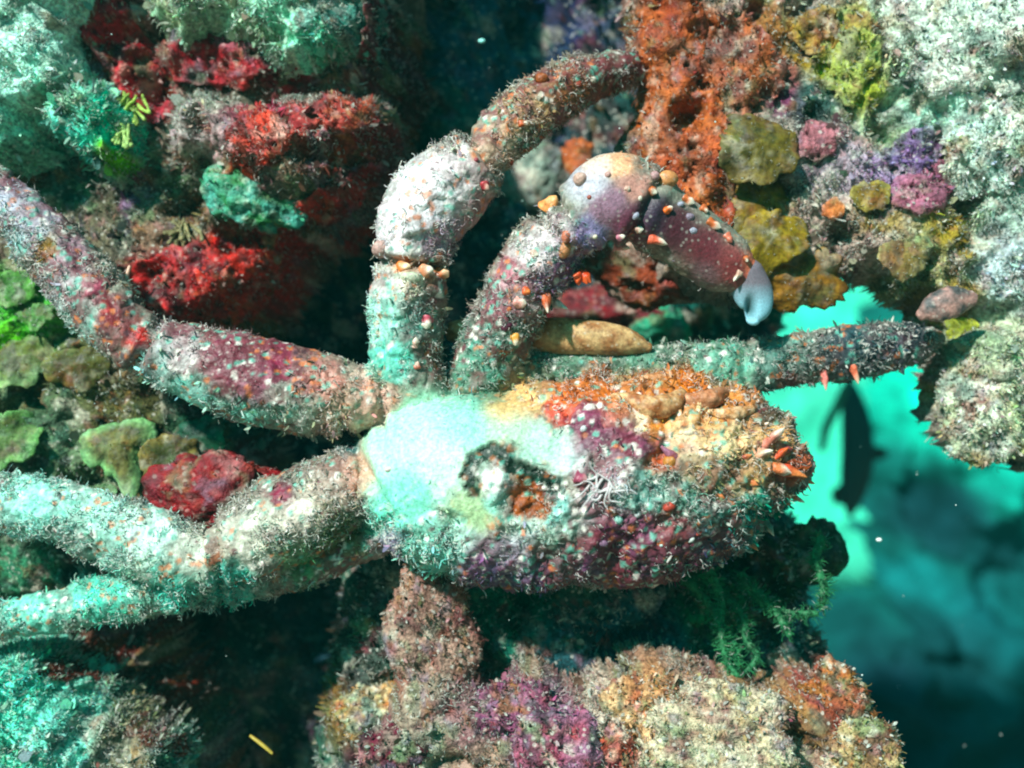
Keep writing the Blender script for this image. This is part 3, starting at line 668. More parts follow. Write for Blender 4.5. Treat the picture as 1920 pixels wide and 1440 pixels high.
body_patches = [
    # carapace
    (740, 860, 60, mint), (800, 820, 75, mint), (870, 800, 60, (150, 206, 184)), (760, 920, 60, (130, 204, 180)), (940, 800, 45, (170, 196, 172)), (1020, 845, 45, (164, 196, 178)), (840, 880, 60, (186, 214, 196)), (880, 950, 45, (166, 190, 150)),
    (935, 772, 36, (214, 170, 116)), (985, 742, 40, (206, 166, 120)), (1060, 745, 40, (205, 110, 66)), (1050, 780, 25, (190, 80, 70)), (1120, 740, 40, (190, 104, 56)), (1200, 728, 50, (180, 104, 60)), (1290, 735, 50, (200, 116, 60)), (1370, 760, 45, (190, 120, 70)),
    (1240, 790, 45, (196, 124, 64)), (1330, 790, 40, (204, 146, 84)), (1160, 770, 35, (206, 140, 100)), (1280, 815, 40, (226, 200, 164)), (1370, 825, 50, (220, 192, 154)), (1200, 800, 25, (240, 216, 190)), (1440, 830, 35, (226, 176, 130)), (1420, 790, 25, (70, 60, 40)),
    (1110, 800, 45, (110, 52, 76)), (1175, 830, 40, (120, 56, 84)), (1150, 780, 25, (130, 66, 70)), (1085, 840, 25, (140, 110, 120)), (1245, 825, 22, (140, 60, 90)), (1290, 830, 20, (140, 70, 84)), (1235, 870, 26, (190, 84, 40)), (1100, 895, 22, (130, 50, 70)),
    (1140, 900, 35, (226, 216, 222)), (1120, 950, 35, (190, 180, 190)), (1060, 860, 30, (180, 190, 190)), (1200, 920, 40, (120, 160, 150)), (1330, 890, 45, (150, 130, 100)), (1400, 890, 40, (160, 130, 96)), (1280, 930, 40, (110, 150, 136)), (1470, 880, 30, (190, 90, 50)),
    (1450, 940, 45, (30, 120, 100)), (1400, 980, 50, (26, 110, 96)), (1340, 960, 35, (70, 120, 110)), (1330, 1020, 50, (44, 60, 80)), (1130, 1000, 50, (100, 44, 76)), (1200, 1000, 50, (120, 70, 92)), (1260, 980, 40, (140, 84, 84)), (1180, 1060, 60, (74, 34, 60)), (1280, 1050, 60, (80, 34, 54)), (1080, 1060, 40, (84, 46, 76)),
    (1055, 1000, 30, (180, 205, 190)), (1040, 960, 26, (150, 220, 210)), (1060, 1060, 25, (90, 150, 140)),
    (882, 890, 13, (26, 54, 40), 2.5), (895, 864, 13, (26, 54, 40), 2.5), (918, 848, 13, (28, 60, 42), 2.5), (944, 850, 13, (24, 50, 36), 2.5), (962, 872, 12, (24, 50, 36), 2.5), (985, 882, 12, (24, 54, 40), 2.5), (1010, 893, 13, (24, 56, 44), 2.5), (1035, 908, 13, (24, 60, 48), 2.5), (890, 915, 11, (30, 70, 54), 2.5),
    (985, 940, 22, (150, 72, 16), 2.5), (1005, 950, 22, (140, 70, 16), 2.5), (985, 905, 14, (146, 84, 24), 2.5), (930, 900, 22, (236, 236, 230), 1.6), (930, 935, 20, (170, 226, 210), 1.5),
    (730, 970, 40, (130, 220, 196)), (790, 1000, 45, (150, 216, 196)), (860, 1000, 35, (180, 220, 205)), (830, 1040, 40, (120, 190, 176)), (900, 1050, 40, (120, 90, 120)), (960, 1030, 35, (160, 150, 165)), (940, 1075, 40, (60, 60, 90)), (980, 990, 35, (196, 216, 205)), (740, 1010, 30, (130, 120, 140)), (1010, 1085, 40, (60, 50, 80)),
    # raised leg
    (715, 600, 45, (170, 226, 210)), (730, 680, 45, (110, 205, 184)), (790, 610, 40, (110, 150, 140)), (815, 650, 35, (104, 108, 92)), (815, 580, 25, (110, 100, 86)), (700, 530, 30, (226, 230, 224)), (770, 520, 30, (226, 216, 196)), (800, 512, 20, (224, 130, 70)), (760, 495, 15, (224, 130, 60)),
    (740, 430, 50, (236, 230, 232)), (800, 370, 70, (240, 236, 238)), (850, 330, 50, (226, 214, 214)), (830, 440, 40, (160, 130, 150)), (890, 390, 35, (176, 130, 130)), (930, 280, 40, (190, 160, 140)), (990, 210, 50, (180, 150, 120)), (1060, 170, 50, (150, 100, 70)), (1000, 260, 30, (120, 120, 100)), (1130, 150, 40, (80, 50, 36)), (1200, 130, 40, (50, 30, 26)),
    # claw arm
    (1000, 480, 35, (236, 226, 226)), (1040, 450, 35, (226, 210, 214)), (960, 520, 30, (170, 110, 120)), (930, 570, 30, (120, 70, 84)), (970, 570, 35, (160, 150, 150)), (1020, 530, 30, (120, 96, 120)), (910, 640, 45, (84, 120, 106)), (960, 640, 40, (80, 104, 92)), (1040, 590, 30, (80, 110, 100)), (1060, 500, 30, (110, 84, 120)),
    (1105, 345, 36, (170, 166, 176)), (1140, 385, 40, (136, 104, 120)), (1165, 305, 26, (226, 172, 140)), (1120, 310, 25, (216, 190, 176)), (1190, 350, 30, (176, 130, 120)), (1180, 420, 40, (96, 46, 64)), (1110, 440, 35, (150, 140, 180)), (1225, 410, 40, (48, 34, 52)), (1270, 430, 45, (64, 24, 36)), (1320, 470, 45, (88, 36, 44)), (1370, 500, 40, (130, 62, 64)), (1410, 500, 22, (190, 110, 90)), (1320, 510, 30, (104, 80, 84)),
    # upper left leg
    (700, 740, 50, (210, 170, 154)), (640, 770, 50, (196, 170, 150)), (600, 720, 45, (176, 120, 110)), (520, 680, 45, (110, 34, 56)), (430, 670, 50, (120, 48, 72)), (470, 730, 45, (130, 80, 96)), (560, 760, 45, (150, 160, 146)), (460, 780, 50, (120, 176, 160)), (360, 740, 45, (130, 190, 176)), (330, 650, 45, (170, 160, 160)), (270, 690, 35, (150, 205, 196)),
    (250, 630, 26, (176, 44, 36)), (205, 590, 26, (160, 36, 36)), (175, 550, 22, (150, 60, 84)), (150, 600, 40, (150, 180, 170)), (110, 540, 40, (170, 170, 170)), (130, 480, 35, (150, 110, 130)), (85, 466, 18, (150, 112, 20), 2), (50, 420, 40, (180, 180, 190)), (20, 370, 40, (170, 170, 184)), (0, 450, 45, (140, 176, 170)), (90, 400, 30, (150, 140, 150)),
    # lower left legs
    (670, 880, 45, (190, 150, 130)), (620, 930, 40, (196, 180, 164)), (530, 925, 20, (96, 28, 46), 2), (505, 1010, 13, (96, 34, 54), 2), (560, 980, 45, (212, 204, 190)), (470, 1010, 45, (206, 206, 190)), (640, 1000, 40, (90, 120, 76)), (570, 1050, 40, (70, 130, 90)), (650, 840, 25, (40, 120, 120)), (405, 1050, 14, (150, 80, 50), 1.5),
    (350, 1040, 45, (196, 206, 190)), (280, 1000, 50, (206, 236, 222)), (180, 970, 60, (170, 220, 204)), (60, 950, 70, (160, 220, 205)), (200, 1040, 45, (150, 190, 176)), (100, 1010, 50, (110, 150, 136)),
    (440, 1100, 45, (70, 176, 160)), (330, 1100, 45, (96, 196, 176)), (200, 1120, 60, (100, 205, 180)), (60, 1150, 60, (120, 200, 180)),
    # far leg
    (900, 715, 60, (84, 130, 110)), (1050, 690, 60, (76, 110, 92)), (1200, 690, 60, (80, 130, 110)), (1350, 690, 60, (100, 150, 130)), (1470, 680, 50, (80, 120, 110)), (1600, 660, 60, (34, 60, 66)), (1700, 640, 50, (26, 46, 54)), (1480, 715, 20, (160, 90, 96)),
]
BX2 = BX
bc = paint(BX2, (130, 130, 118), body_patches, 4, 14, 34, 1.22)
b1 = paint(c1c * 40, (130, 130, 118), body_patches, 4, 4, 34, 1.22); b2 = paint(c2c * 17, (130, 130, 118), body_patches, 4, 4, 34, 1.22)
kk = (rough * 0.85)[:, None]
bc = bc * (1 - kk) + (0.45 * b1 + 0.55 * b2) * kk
bc = bc * (1 + (rough * ((c2i * 5.7) % 1 - 0.5) * 0.7)[:, None])
arc = np.array([(888, 925), (878, 890), (892, 862), (920, 846), (948, 852), (966, 876), (990, 884), (1016, 896), (1040, 916)], float)
q_ = BX + np.stack([fbm(p0 / 9, 2, 91), fbm(p0 / 9 + 5, 2, 92)], 1) * 9
da = np.full(len(BX), 1e9)
for i in range(len(arc) - 1):
    ab = arc[i + 1] - arc[i]; t_ = np.clip(((q_ - arc[i]) @ ab) / (ab @ ab), 0, 1); da = np.minimum(da, np.hypot(*(q_ - arc[i] - t_[:, None] * ab).T))
front = (V[:, 2] < 0.01)
ka = (np.clip((15 - da) / 5, 0, 1) * front)[:, None]
bc = bc * (1 - ka) + lin((22, 46, 34)) * (0.5 + vnoise(p0 / 6, 93))[:, None] * ka
tri = poly_dist(q_, [(978, 890), (1000, 905), (1040, 945), (1030, 965), (985, 972), (955, 962), (962, 925)])
kt = (np.clip((tri + 2) / 4, 0, 1) * front)[:, None]
bc = bc * (1 - kt) + lin((140, 66, 16)) * (0.4 + 1.1 * vnoise(p0 / 8, 94))[:, None] * kt
kc = (np.clip((24 - np.hypot(q_[:, 0] - 925, q_[:, 1] - 902)) / 8, 0, 1) * front)[:, None]
bc = bc * (1 - kc) + lin((226, 226, 218)) * kc
V = V + Nn * ((-9 * ka[:, 0] - 8 * kt[:, 0] + 5 * kc[:, 0]) * K)[:, None]
hair_bc = bc.copy()
shell_k = np.clip((fbm(p0 / 48, 3, 51) + 0.5 * fbm(p0 / 15, 2, 52)) * 1.8 + 0.72, 0, 1) * rough ** 2 * (1 - ka[:, 0]) * (1 - kt[:, 0]) * (1 - kc[:, 0])
mar = lin((108, 44, 52)) * (0.7 + 0.6 * vnoise(p0 / 20, 53))[:, None]
orange_zone = near(BX, [(1060, 750, 70), (1150, 740, 80), (1250, 750, 90), (1350, 780, 90), (1430, 830, 70), (985, 745, 60), (1280, 815, 80)]) * (V[:, 2] < 0.02)
far_zone = (V[:, 2] > 0.004) & (BX[:, 1] > 600) & (BX[:, 0] > 860)
pale_zone = near(BX, [(800, 380, 120), (740, 450, 90), (710, 600, 70), (720, 680, 70), (480, 1000, 120), (580, 950, 90), (260, 1000, 140), (60, 950, 140), (660, 750, 90), (1010, 470, 60), (300, 1110, 160), (100, 1140, 160), (330, 760, 70), (800, 1000, 120), (960, 1000, 70)])
shell_k = shell_k * (1 - 0.72 * pale_zone) * (1 - orange_zone * 0.9) * np.where(far_zone, 0.3, 1.0)
bc = bc * (1 - 0.8 * shell_k[:, None]) + mar * 0.8 * shell_k[:, None]
# encrusting specks: maroon, cream, teal crusts a few millimetres across
sp = worley(p0 / 17, 41); sk = hsh(np.floor(p0[:, 0] / 17), np.floor(p0[:, 1] / 17), np.floor(p0[:, 2] / 17), 5)
k = (np.clip((0.42 - sp) / 0.12, 0, 1) * rough * 0.75)[:, None]
pal = np.array([lin((110, 40, 60)), lin((235, 225, 215)), lin((90, 170, 150)), lin((200, 110, 60)), lin((60, 40, 50))])
pick = pal[(vnoise(p0 / 30, 77) * 4.99).astype(int)]
bc = bc * (1 - k) + pick * k

crab = empty('crab', PT(1100, 1100, 12), 'large shaggy crab with a mint patch on its back and one raised purple claw', 'crab')
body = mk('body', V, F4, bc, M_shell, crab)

hairy = rough ** 2 * np.clip(1.1 - 1.0 * near(BX, [(500, 680, 60), (430, 670, 45), (530, 925, 24), (230, 610, 45), (985, 940, 36), (1110, 800, 40), (1240, 780, 60), (1180, 830, 30), (1360, 820, 40)]), 0.08, 1) * (BX[:, 0] > -60)
hairy *= np.clip(0.12 + 1.5 * np.clip((fbm(p0 / 55, 3, 31) + 0.4 * fbm(p0 / 20, 2, 32)) * 1.6 + 0.55, 0, 1) ** 1.3, 0.05, 1.6)
hairy *= 1 - 0.7 * near(BX, [(1130, 1020, 80), (1230, 1020, 90), (1320, 1000, 60), (1050, 1060, 60), (950, 1060, 60), (440, 690, 90), (540, 700, 60), (200, 590, 50), (1180, 830, 60), (1110, 800, 60)])
hairy *= np.clip(1.25 - near(BX, [(960, 905, 85)]), 0.1, 1)
def set_col(o, c):
    o.data.color_attributes['Col'].data.foreach_set('color', np.c_[np.clip(c, 0, 1), np.ones(len(c))].astype(np.float32).ravel())
set_col(body, hair_bc)
hp, hn, hc = sample(body, 32000, hairy)
ok = facing(hp, hn) < 0.25; hp, hn, hc = hp[ok], hn[ok], hc[ok]
hl = rng.uniform(4, 11, len(hp)) * K * (0.5 + 0.9 * vnoise(hp / (22 * K), 3)) * rng.choice([1, 1.7], len(hp), p=[.9, .1])
hcol = jitter(hc * 1.12, 0.22, 0.4, (0.78, 0.76, 0.7))
filaments('hair', hp, hn, hl, rng.uniform(0.5, 1.0, len(hp)) * K, hcol, M_fuzz, body, curl=1.15, seg=3, lean=2.2)

lp, ln_, lc = sample(body, 17000, hairy ** 2)
ok = facing(lp, ln_) < 0.2; lp, ln_, lc = lp[ok], ln_[ok], lc[ok]
filaments('long_hair', lp, ln_, rng.uniform(8, 20, len(lp)) * K * (0.6 + 0.8 * vnoise(lp / (40 * K), 9)), rng.uniform(0.9, 1.7, len(lp)) * K, jitter(lc * 1.15, 0.2, 0.5, (0.78, 0.73, 0.68)), M_fuzz, body, curl=1.0, seg=4, lean=5.0)
# small flat scraps of algae caught in the growth
tufty = rough ** 2 * np.clip(0.1 + near(BX, [(1440, 950, 60), (1400, 1000, 60), (1340, 900, 60), (1480, 920, 40), (1000, 200, 60), (900, 700, 60), (960, 690, 60), (1300, 690, 100), (1500, 680, 100), (1650, 650, 80), (800, 1030, 80), (300, 680, 60), (600, 780, 80), (450, 780, 80), (1200, 740, 80), (1330, 760, 60)]), 0, 1)
tp_, tn_, tcl = sample(body, 2600, tufty); ok = facing(tp_, tn_) < 0.3; tp_, tn_, tcl = tp_[ok], tn_[ok], tcl[ok]
tl_ = rng.uniform(6, 18, len(tp_)) * K
blades('algae_scraps', tp_, tn_, tl_, tl_ * rng.uniform(0.15, 0.4, len(tp_)), jitter(tcl, 0.35, 0.2, (0.7, 0.68, 0.6)), M_turf, body, lean=1.8)

set_col(body, bc)
# the pale scooped tip of the claw
tipv, tf4, tf3 = tube([(1396, 515, 12, 36, 32), (1412, 550, 12, 37, 28), (1418, 578, 10, 29, 20), (1412, 600, 8, 13, 10)], n=16, sides=48)
ff = D / (D + tipv[:, 2]); tx = np.stack([tipv[:, 0] * ff / K + 960, 720 - tipv[:, 1] * ff / K], 1)
dent = np.exp(-(((tx[:, 0] - 1408) / 9) ** 2 + ((tx[:, 1] - 578) / 20) ** 2)) * (tipv[:, 2] < 12 * K)
tipv[:, 2] += dent * 22 * K
g = np.clip((tx[:, 1] - 530) / 45, 0, 1)[:, None]
tc = lin((120, 110, 120)) * (1 - g) + lin((150, 206, 224)) * g
tc = tc * (1 - dent[:, None] * 0.85) + lin((30, 70, 60)) * dent[:, None] * 0.85
o = mk('claw_tip', tipv, [tf4, tf3], tc, M_fuzz, body); o['label'] = 'pale blue scooped claw tip'

OR = (190, 96, 48); PK = (205, 160, 144); WH = (222, 208, 190); GR = (170, 168, 186)
for i, (x, y, w, r_, c, tip, ax, rot) in enumerate([
    (1250, 337, -40, 17, (226, 150, 90), None, 1.2, 0.2), (1222, 356, -56, 9, OR, WH, 1.2, -.3), (1228, 330, -44, 9, (200, 150, 150), None, 1, 0), (1286, 372, -44, 10, OR, WH, 1.4, -.3), (1248, 396, -58, 8, (224, 100, 30), WH, 1.7, 0.1), (1318, 389, -34, 9, OR, WH, 1.1, -.3),
    (1276, 383, -50, 7, GR, None, 1.3, .2), (1293, 407, -50, 10, (150, 130, 150), None, 1.2, 0), (1299, 433, -48, 9, GR, None, 1.3, -.2), (1331, 416, -40, 11, OR, WH, 1.5, -.5), (1363, 441, -24, 9, (206, 110, 84), (150, 90, 80), 1.4, -.7), (1398, 482, -24, 6, OR, WH, 1.2, -.8),
    (1176, 354, -92, 6, PK, WH, 1, 0), (1105, 370, -90, 6, (170, 84, 70), None, 1, 0), (1140, 328, -78, 6, (214, 160, 150), None, 1, 0), (1088, 336, -62, 13, (222, 176, 160), None, 1, .8), (1200, 372, -84, 6, WH, None, 1.2, 1.4), (1192, 405, -84, 8, GR, None, 1.3, 1), (1196, 430, -78, 7, PK, WH, 1.2, 0), (1160, 446, -78, 8, (190, 110, 130), WH, 1.3, 0), (1116, 444, -84, 6, (236, 220, 190), None, 1, 0),
    (985, 545, -58, 9, (210, 80, 40), (224, 120, 60), 1, 0), (972, 566, -50, 12, (222, 150, 140), WH, 1, 0), (955, 580, -46, 7, OR, None, 1, 0), (965, 628, -38, 9, (220, 150, 60), WH, 1.4, -1.2), (950, 612, -40, 12, (96, 34, 60), None, 1.3, .6), (1000, 475, -72, 8, PK, WH, 1, 0), (1058, 468, -74, 12, (214, 140, 90), None, 1.4, 1.3), (1062, 442, -76, 9, (216, 120, 90), None, 1.5, 1.3),
    (716, 466, -8, 17, (206, 160, 150), None, 1.1, 0.6), (752, 502, -58, 12, (220, 120, 50), (236, 200, 160), 1.3, 0), (795, 508, -54, 12, (224, 140, 100), WH, 1.2, .4), (826, 516, -36, 12, OR, (240, 190, 150), 1, .2), (770, 520, -62, 15, (214, 216, 186), None, 1.7, -.15), (862, 468, -40, 6, OR, WH, 1.5, 0), (800, 598, -54, 12, (190, 80, 96), WH, 1.1, -1), (778, 650, -54, 8, PK, WH, 1.8, 1.5), (782, 690, -40, 7, (200, 90, 70), PK, 1.5, 1.5),
    (1015, 148, 26, 15, (170, 84, 34), None, 1.2, .1), (1085, 158, 56, 9, (170, 60, 36), None, 1, 0), (1112, 150, 58, 9, WH, None, 1, 0), (976, 232, -10, 8, (190, 84, 34), WH, 1.2, 0), (908, 345, -62, 9, (176, 50, 60), PK, 1.3, 0), (893, 300, -50, 6, (170, 70, 80), None, 1, 0), (958, 305, -24, 7, (180, 70, 40), None, 1, 0),
    (1094, 804, -164, 9, (216, 214, 216), None, 1.1, .8), (1290, 812, -146, 8, (240, 220, 190), None, 1.7, 0), (1086, 894, -172, 12, (150, 60, 84), (220, 160, 160), 1.2, -.5), (1255, 950, -150, 8, (200, 70, 50), None, 1.5, .4), (1195, 965, -156, 7, (224, 224, 224), None, 1, 0), (1160, 975, -160, 8, (150, 205, 190), None, 1, 0), (728, 880, -80, 7, (240, 220, 214), None, 1.4, 0), (1310, 1000, -110, 6, (190, 70, 60), None, 1.4, .5), (1240, 1022, -110, 5, (196, 214, 210), None, 1, 0), (1296, 1012, -110, 6, (214, 216, 210), None, 1.6, .6), (1130, 1018, -126, 9, (150, 110, 140), None, 1.4, -.2), (1255, 866, -164, 12, (214, 140, 60), None, 1, 0)]):
    x, y, w = bodyw(x, y)
    if tip is None: knob(x, y, w + 0.45 * r_, r_ * (0.75 if max(c) < 200 or min(c) > 160 else 1), tuple(0.85 * q_ for q_ in c), body, tip, ax, rot, i, mat=M_shell)
    else: jl = rng.uniform(1.1, 1.7); rot += rng.normal() * 0.25; spine('tubercle', x - 0.3 * r_ * math.cos(rot), y, w + 0.6 * r_, jl * ax * r_ * math.cos(rot), -jl * r_ * ax * math.sin(rot), -0.9 * r_, r_ * rng.uniform(0.8, 1.05), c, tip, body, 0.05, k=2.6)

for (x, y, w, dx, dy, dz, r_, c0, c1, b_) in [
    (1028, 392, -28, 22, -34, -10, 20, (226, 140, 76), (226, 160, 100), 0.0), (1222, 448, -62, 42, 10, -8, 10, (214, 90, 60), WH, 0.12), (1150, 484, -58, 34, 4, -12, 9, (214, 130, 130), WH, 0.1), (1022, 556, -44, 12, 40, -14, 10, (214, 100, 60), WH, 0.1), (1052, 576, -40, 34, 20, -12, 9, (200, 190, 190), WH, 0.05),
    (1432, 832, -70, 58, -36, -6, 13, (196, 110, 90), WH, 0.0), (1455, 842, -64, 44, 0, -6, 14, (196, 110, 80), (120, 50, 50), 0), (1448, 876, -70, 50, 12, -10, 15, (222, 120, 70), WH, 0.0), (1466, 880, -40, 66, 16, 0, 12, (196, 70, 40), (226, 130, 70), 0.0), (1455, 855, -50, 32, -22, -8, 9, (210, 80, 40), (214, 100, 50), 0), (1420, 852, -100, 40, -12, -16, 10, (214, 150, 120), WH, 0),
    (1386, 512, -26, -14, 22, -4, 6, (190, 150, 130), WH, 0), (1545, 700, 70, 8, 44, -10, 8, (206, 110, 100), (214, 160, 140), 0), (1600, 690, 84, 16, 40, -10, 8, (206, 100, 70), (214, 180, 150), 0), (1310, 760, -138, -6, 44, -14, 8, (226, 190, 140), WH, 0.1), (1270, 768, -138, 14, 26, -14, 7, (230, 140, 50), WH, 0.1), (1340, 750, -130, -20, 30, -16, 9, (230, 140, 50), (236, 190, 120), 0.2)]:
    x, y, w = bodyw(x, y); spine('spine', x - 0.12 * dx, y - 0.12 * dy, w + 0.7 * r_, dx * 0.85, dy * 0.85, dz, r_, c0, c1, body, b_ + rng.uniform(-0.1, 0.1), mat=M_shell)

for x, y, dx, dy in [(1500, 850, 20, -14), (1515, 900, 22, 6), (1490, 930, 24, 14), (1465, 960, 20, 18), (1440, 985, 16, 20), (1405, 1015, 14, 20), (1475, 795, 18, -16), (1440, 760, 14, -18), (1400, 738, 10, -18), (1360, 715, 6, -18), (1290, 702, 4, -16), (1200, 700, -4, -16), (1130, 706, -6, -14), (1350, 1050, 8, 18), (1280, 1085, 6, 16), (1430, 800, 16, -10), (1390, 860, 22, -6), (1410, 905, 20, 8), (1350, 930, 14, 10)]:
    x, y, w = bodyw(x, y); c = [(150, 60, 44), (196, 110, 60), (120, 60, 76), (90, 120, 104)][rng.integers(0, 4)]
    spine('spine', x - 0.4 * dx, y - 0.4 * dy, w + 8, dx * rng.uniform(0.8, 1.5), dy * rng.uniform(0.8, 1.5), -8, rng.uniform(5, 9), c, [(226, 200, 180), (206, 120, 70), c][rng.integers(0, 3)], body, rng.uniform(-0.2, 0.2), mat=M_shell)

# orange frilled growth on the wrist, brown plates and the ringed knob on the back
for i in range(7):
    spine('polyp_lobe', 1088 + rng.uniform(-6, 6), 512, bodyw(1082, 500)[2] + 4, -18 + i * 6 + 6, 22 - abs(i - 3) * 4, -10 + rng.uniform(-8, 8), 8, (196, 60, 24), (226, 90, 40), body, 0.2, k=3)
def plate(px, py, wp, rx, ry, rot, c0, c1, parent, seed):
    v, f = ico(4); n = v.copy(); v = v * np.array([rx, ry, 5]) * (1 + 0.22 * fbm(n * 2 + seed, 3, seed))[:, None]
    v[:, 2] += -26 * (n[:, 1] < 0) * np.abs(n[:, 1]) + 3 * fbm(n * 6, 2, seed)
    c, s_ = math.cos(rot), math.sin(rot); v = np.stack([v[:, 0] * c - v[:, 1] * s_, v[:, 0] * s_ + v[:, 1] * c, v[:, 2]], 1)
    k = np.clip(fbm(n * 3 + seed, 3, seed + 3) + 0.4, 0, 1)[:, None]
    return mk('shell_plate', PT(px, py, wp) + v * K, f, lin(c0) * (1 - k) + lin(c1) * k, M_shell, parent)
for i, (pts, c0, c1) in enumerate([([(1150, 742, 6), (1185, 752, 16), (1222, 764, 22), (1258, 756, 20), (1280, 738, 12)], (150, 84, 40), (206, 160, 112)), ([(1282, 744, 8), (1310, 752, 17), (1345, 744, 17), (1385, 732, 10)], (160, 90, 50), (190, 130, 96)), ([(1170, 722, 6), (1220, 716, 14), (1270, 712, 12), (1310, 722, 6)], (176, 104, 56), (206, 150, 110)), ([(1330, 772, 5), (1370, 776, 12), (1410, 768, 8)], (196, 130, 76), (220, 180, 140))]):
    a_, b_, c_ = tube([(x, y, bodyw(x, y)[2] - 3, r_, r_ * 0.8) for x, y, r_ in pts], n=12, sides=22)
    ctr = a_.mean(0); nn_ = a_ - ctr; nn_ /= np.linalg.norm(nn_, axis=1, keepdims=True) + 1e-9
    a_ = a_ + nn_ * ((6 * fbm(a_ / K / 12, 3, i) + 2 * fbm(a_ / K / 4, 2, i)) * K)[:, None]
    k_ = np.clip(fbm(a_ / K / 10, 3, i + 4) * 1.5 + 0.5, 0, 1)[:, None]
    fo = mk('shell_fold', a_, [b_, c_], lin(c0) * (1 - k_) + lin(c1) * k_, M_shell, body)
bw = bodyw(1238, 862)[2]; ring = []
for a in np.linspace(0, 2 * math.pi, 26, endpoint=False):
    q_ = 1 + 0.18 * math.sin(3 * a + 1); ring.append((1238 + 25 * q_ * math.cos(a), 862 + 22 * q_ * math.sin(a), bw + 3 + 4 * math.sin(2 * a), 7 + 3 * math.sin(a * 2.3), 6))
ring.append(ring[0]); rv, r4, r3 = tube(ring, n=2, sides=8, cap=False)
rc = np.clip(fbm(rv / K / 9, 2, 3) + 0.5, 0, 1)[:, None]
mk('rim', rv, [r4, r3], lin((140, 60, 44)) * (1 - rc) + lin((150, 100, 130)) * rc, M_shell, body)
# branching white polyps on the back
for i in range(11):
    x, y = 1132 + rng.normal() * 12, 905 + rng.normal() * 10; a = rng.uniform(0, 2 * math.pi); pts = []
    for k_ in range(5):
        xx, yy, ww = bodyw(x, y); pts.append((x, y, ww - 3 - 2 * k_, 2.8 - 0.45 * k_, 2.8 - 0.45 * k_))
        a += rng.normal() * 0.5; x += 13 * math.cos(a); y += 13 * math.sin(a)
    a_, b_, c_ = tube(pts, n=4, sides=7); mk('white_branch', a_, [b_, c_], lin((205, 196, 196)), M_fuzz, body)

# ------------------------------------------------------------------ growths on the reef, each a thing of its own
def sheet(name, px, py, rx, ry, rot, c0, mat, seed, c2=None, h=18, mottle=0.35):
    """an encrusting sheet of its own thickness that follows the rock it grows on"""
    _, ri = surf_i(px, py)
    if ri is None: return None
    xy, w, q, F, wc = REEFS[ri]
    near_ = (np.abs(xy[:, 0] - px) < max(rx, ry) * 1.6) & (np.abs(xy[:, 1] - py) < max(rx, ry) * 1.6)
    F = F[near_[F].all(1)]
    if len(F) < 40: return None
    us = np.unique(F); mp_ = np.full(len(xy), -1); mp_[us] = np.arange(len(us)); F = mp_[F]; xy = xy[us]; q = q[us].copy(); wc = wc[us]
    dx, dy = xy[:, 0] - px, -(xy[:, 1] - py); c, s_ = math.cos(-rot), math.sin(-rot)
    e = np.hypot((dx * c - dy * s_) / rx, (dx * s_ + dy * c) / ry); p3 = np.c_[xy, 0 * dx]
    e = e + 0.42 * fbm(p3 / 42, 3, seed) + 0.16 * fbm(p3 / 12, 2, seed + 1)
    F = F[(e < 1)[F].all(1)]
    if len(F) < 40: return None
    for _ in range(5):                                  # the growth smooths over the roughness below it
        acc = np.zeros_like(q); cnt = np.zeros(len(q))
        for a, b in ((0, 1), (1, 2), (2, 3), (3, 0)):
            np.add.at(acc, F[:, a], q[F[:, b]]); np.add.at(cnt, F[:, a], 1); np.add.at(acc, F[:, b], q[F[:, a]]); np.add.at(cnt, F[:, b], 1)
        m = cnt > 0; q[m] = 0.5 * q[m] + 0.5 * acc[m] / cnt[m][:, None]
    t = np.clip((1 - e) / 0.3, 0, 1); lp_ = lumps(p3 / 30 + 0.3 * fbm(p3 / 20, 2, seed)[:, None], seed)
    hole = np.clip((0.3 - worley(p3 / 24 + seed, seed + 6)) / 0.12, 0, 1)
    q[:, 2] -= K * (4 + h * np.sqrt(t) * (0.45 + 0.75 * lp_) + 3.5 * fbm(p3 / 9, 3, seed + 2) - 12 * hole * t) * (1 + q[:, 2] / D)
    k = np.clip(fbm(p3 / 34, 3, seed + 9) * 1.8 + 0.4, 0, 1)[:, None]
    col = lin(c0) * (1 - k) + lin(c2 if c2 is not None else c0) * k
    col = crust(xy, col * (0.75 + 0.5 * vnoise(p3 / 9, seed + 3))[:, None], seed + 300, mottle)
    b_ = (0.55 * (1 - t))[:, None]; col = (col * (1 - b_) + wc * b_) * (1 - 0.6 * hole)[:, None]
    us = np.unique(F); mp_ = np.full(len(xy), -1); mp_[us] = np.arange(len(us))
    return mk(name, q[us], mp_[F], col[us], mat, closed=False)

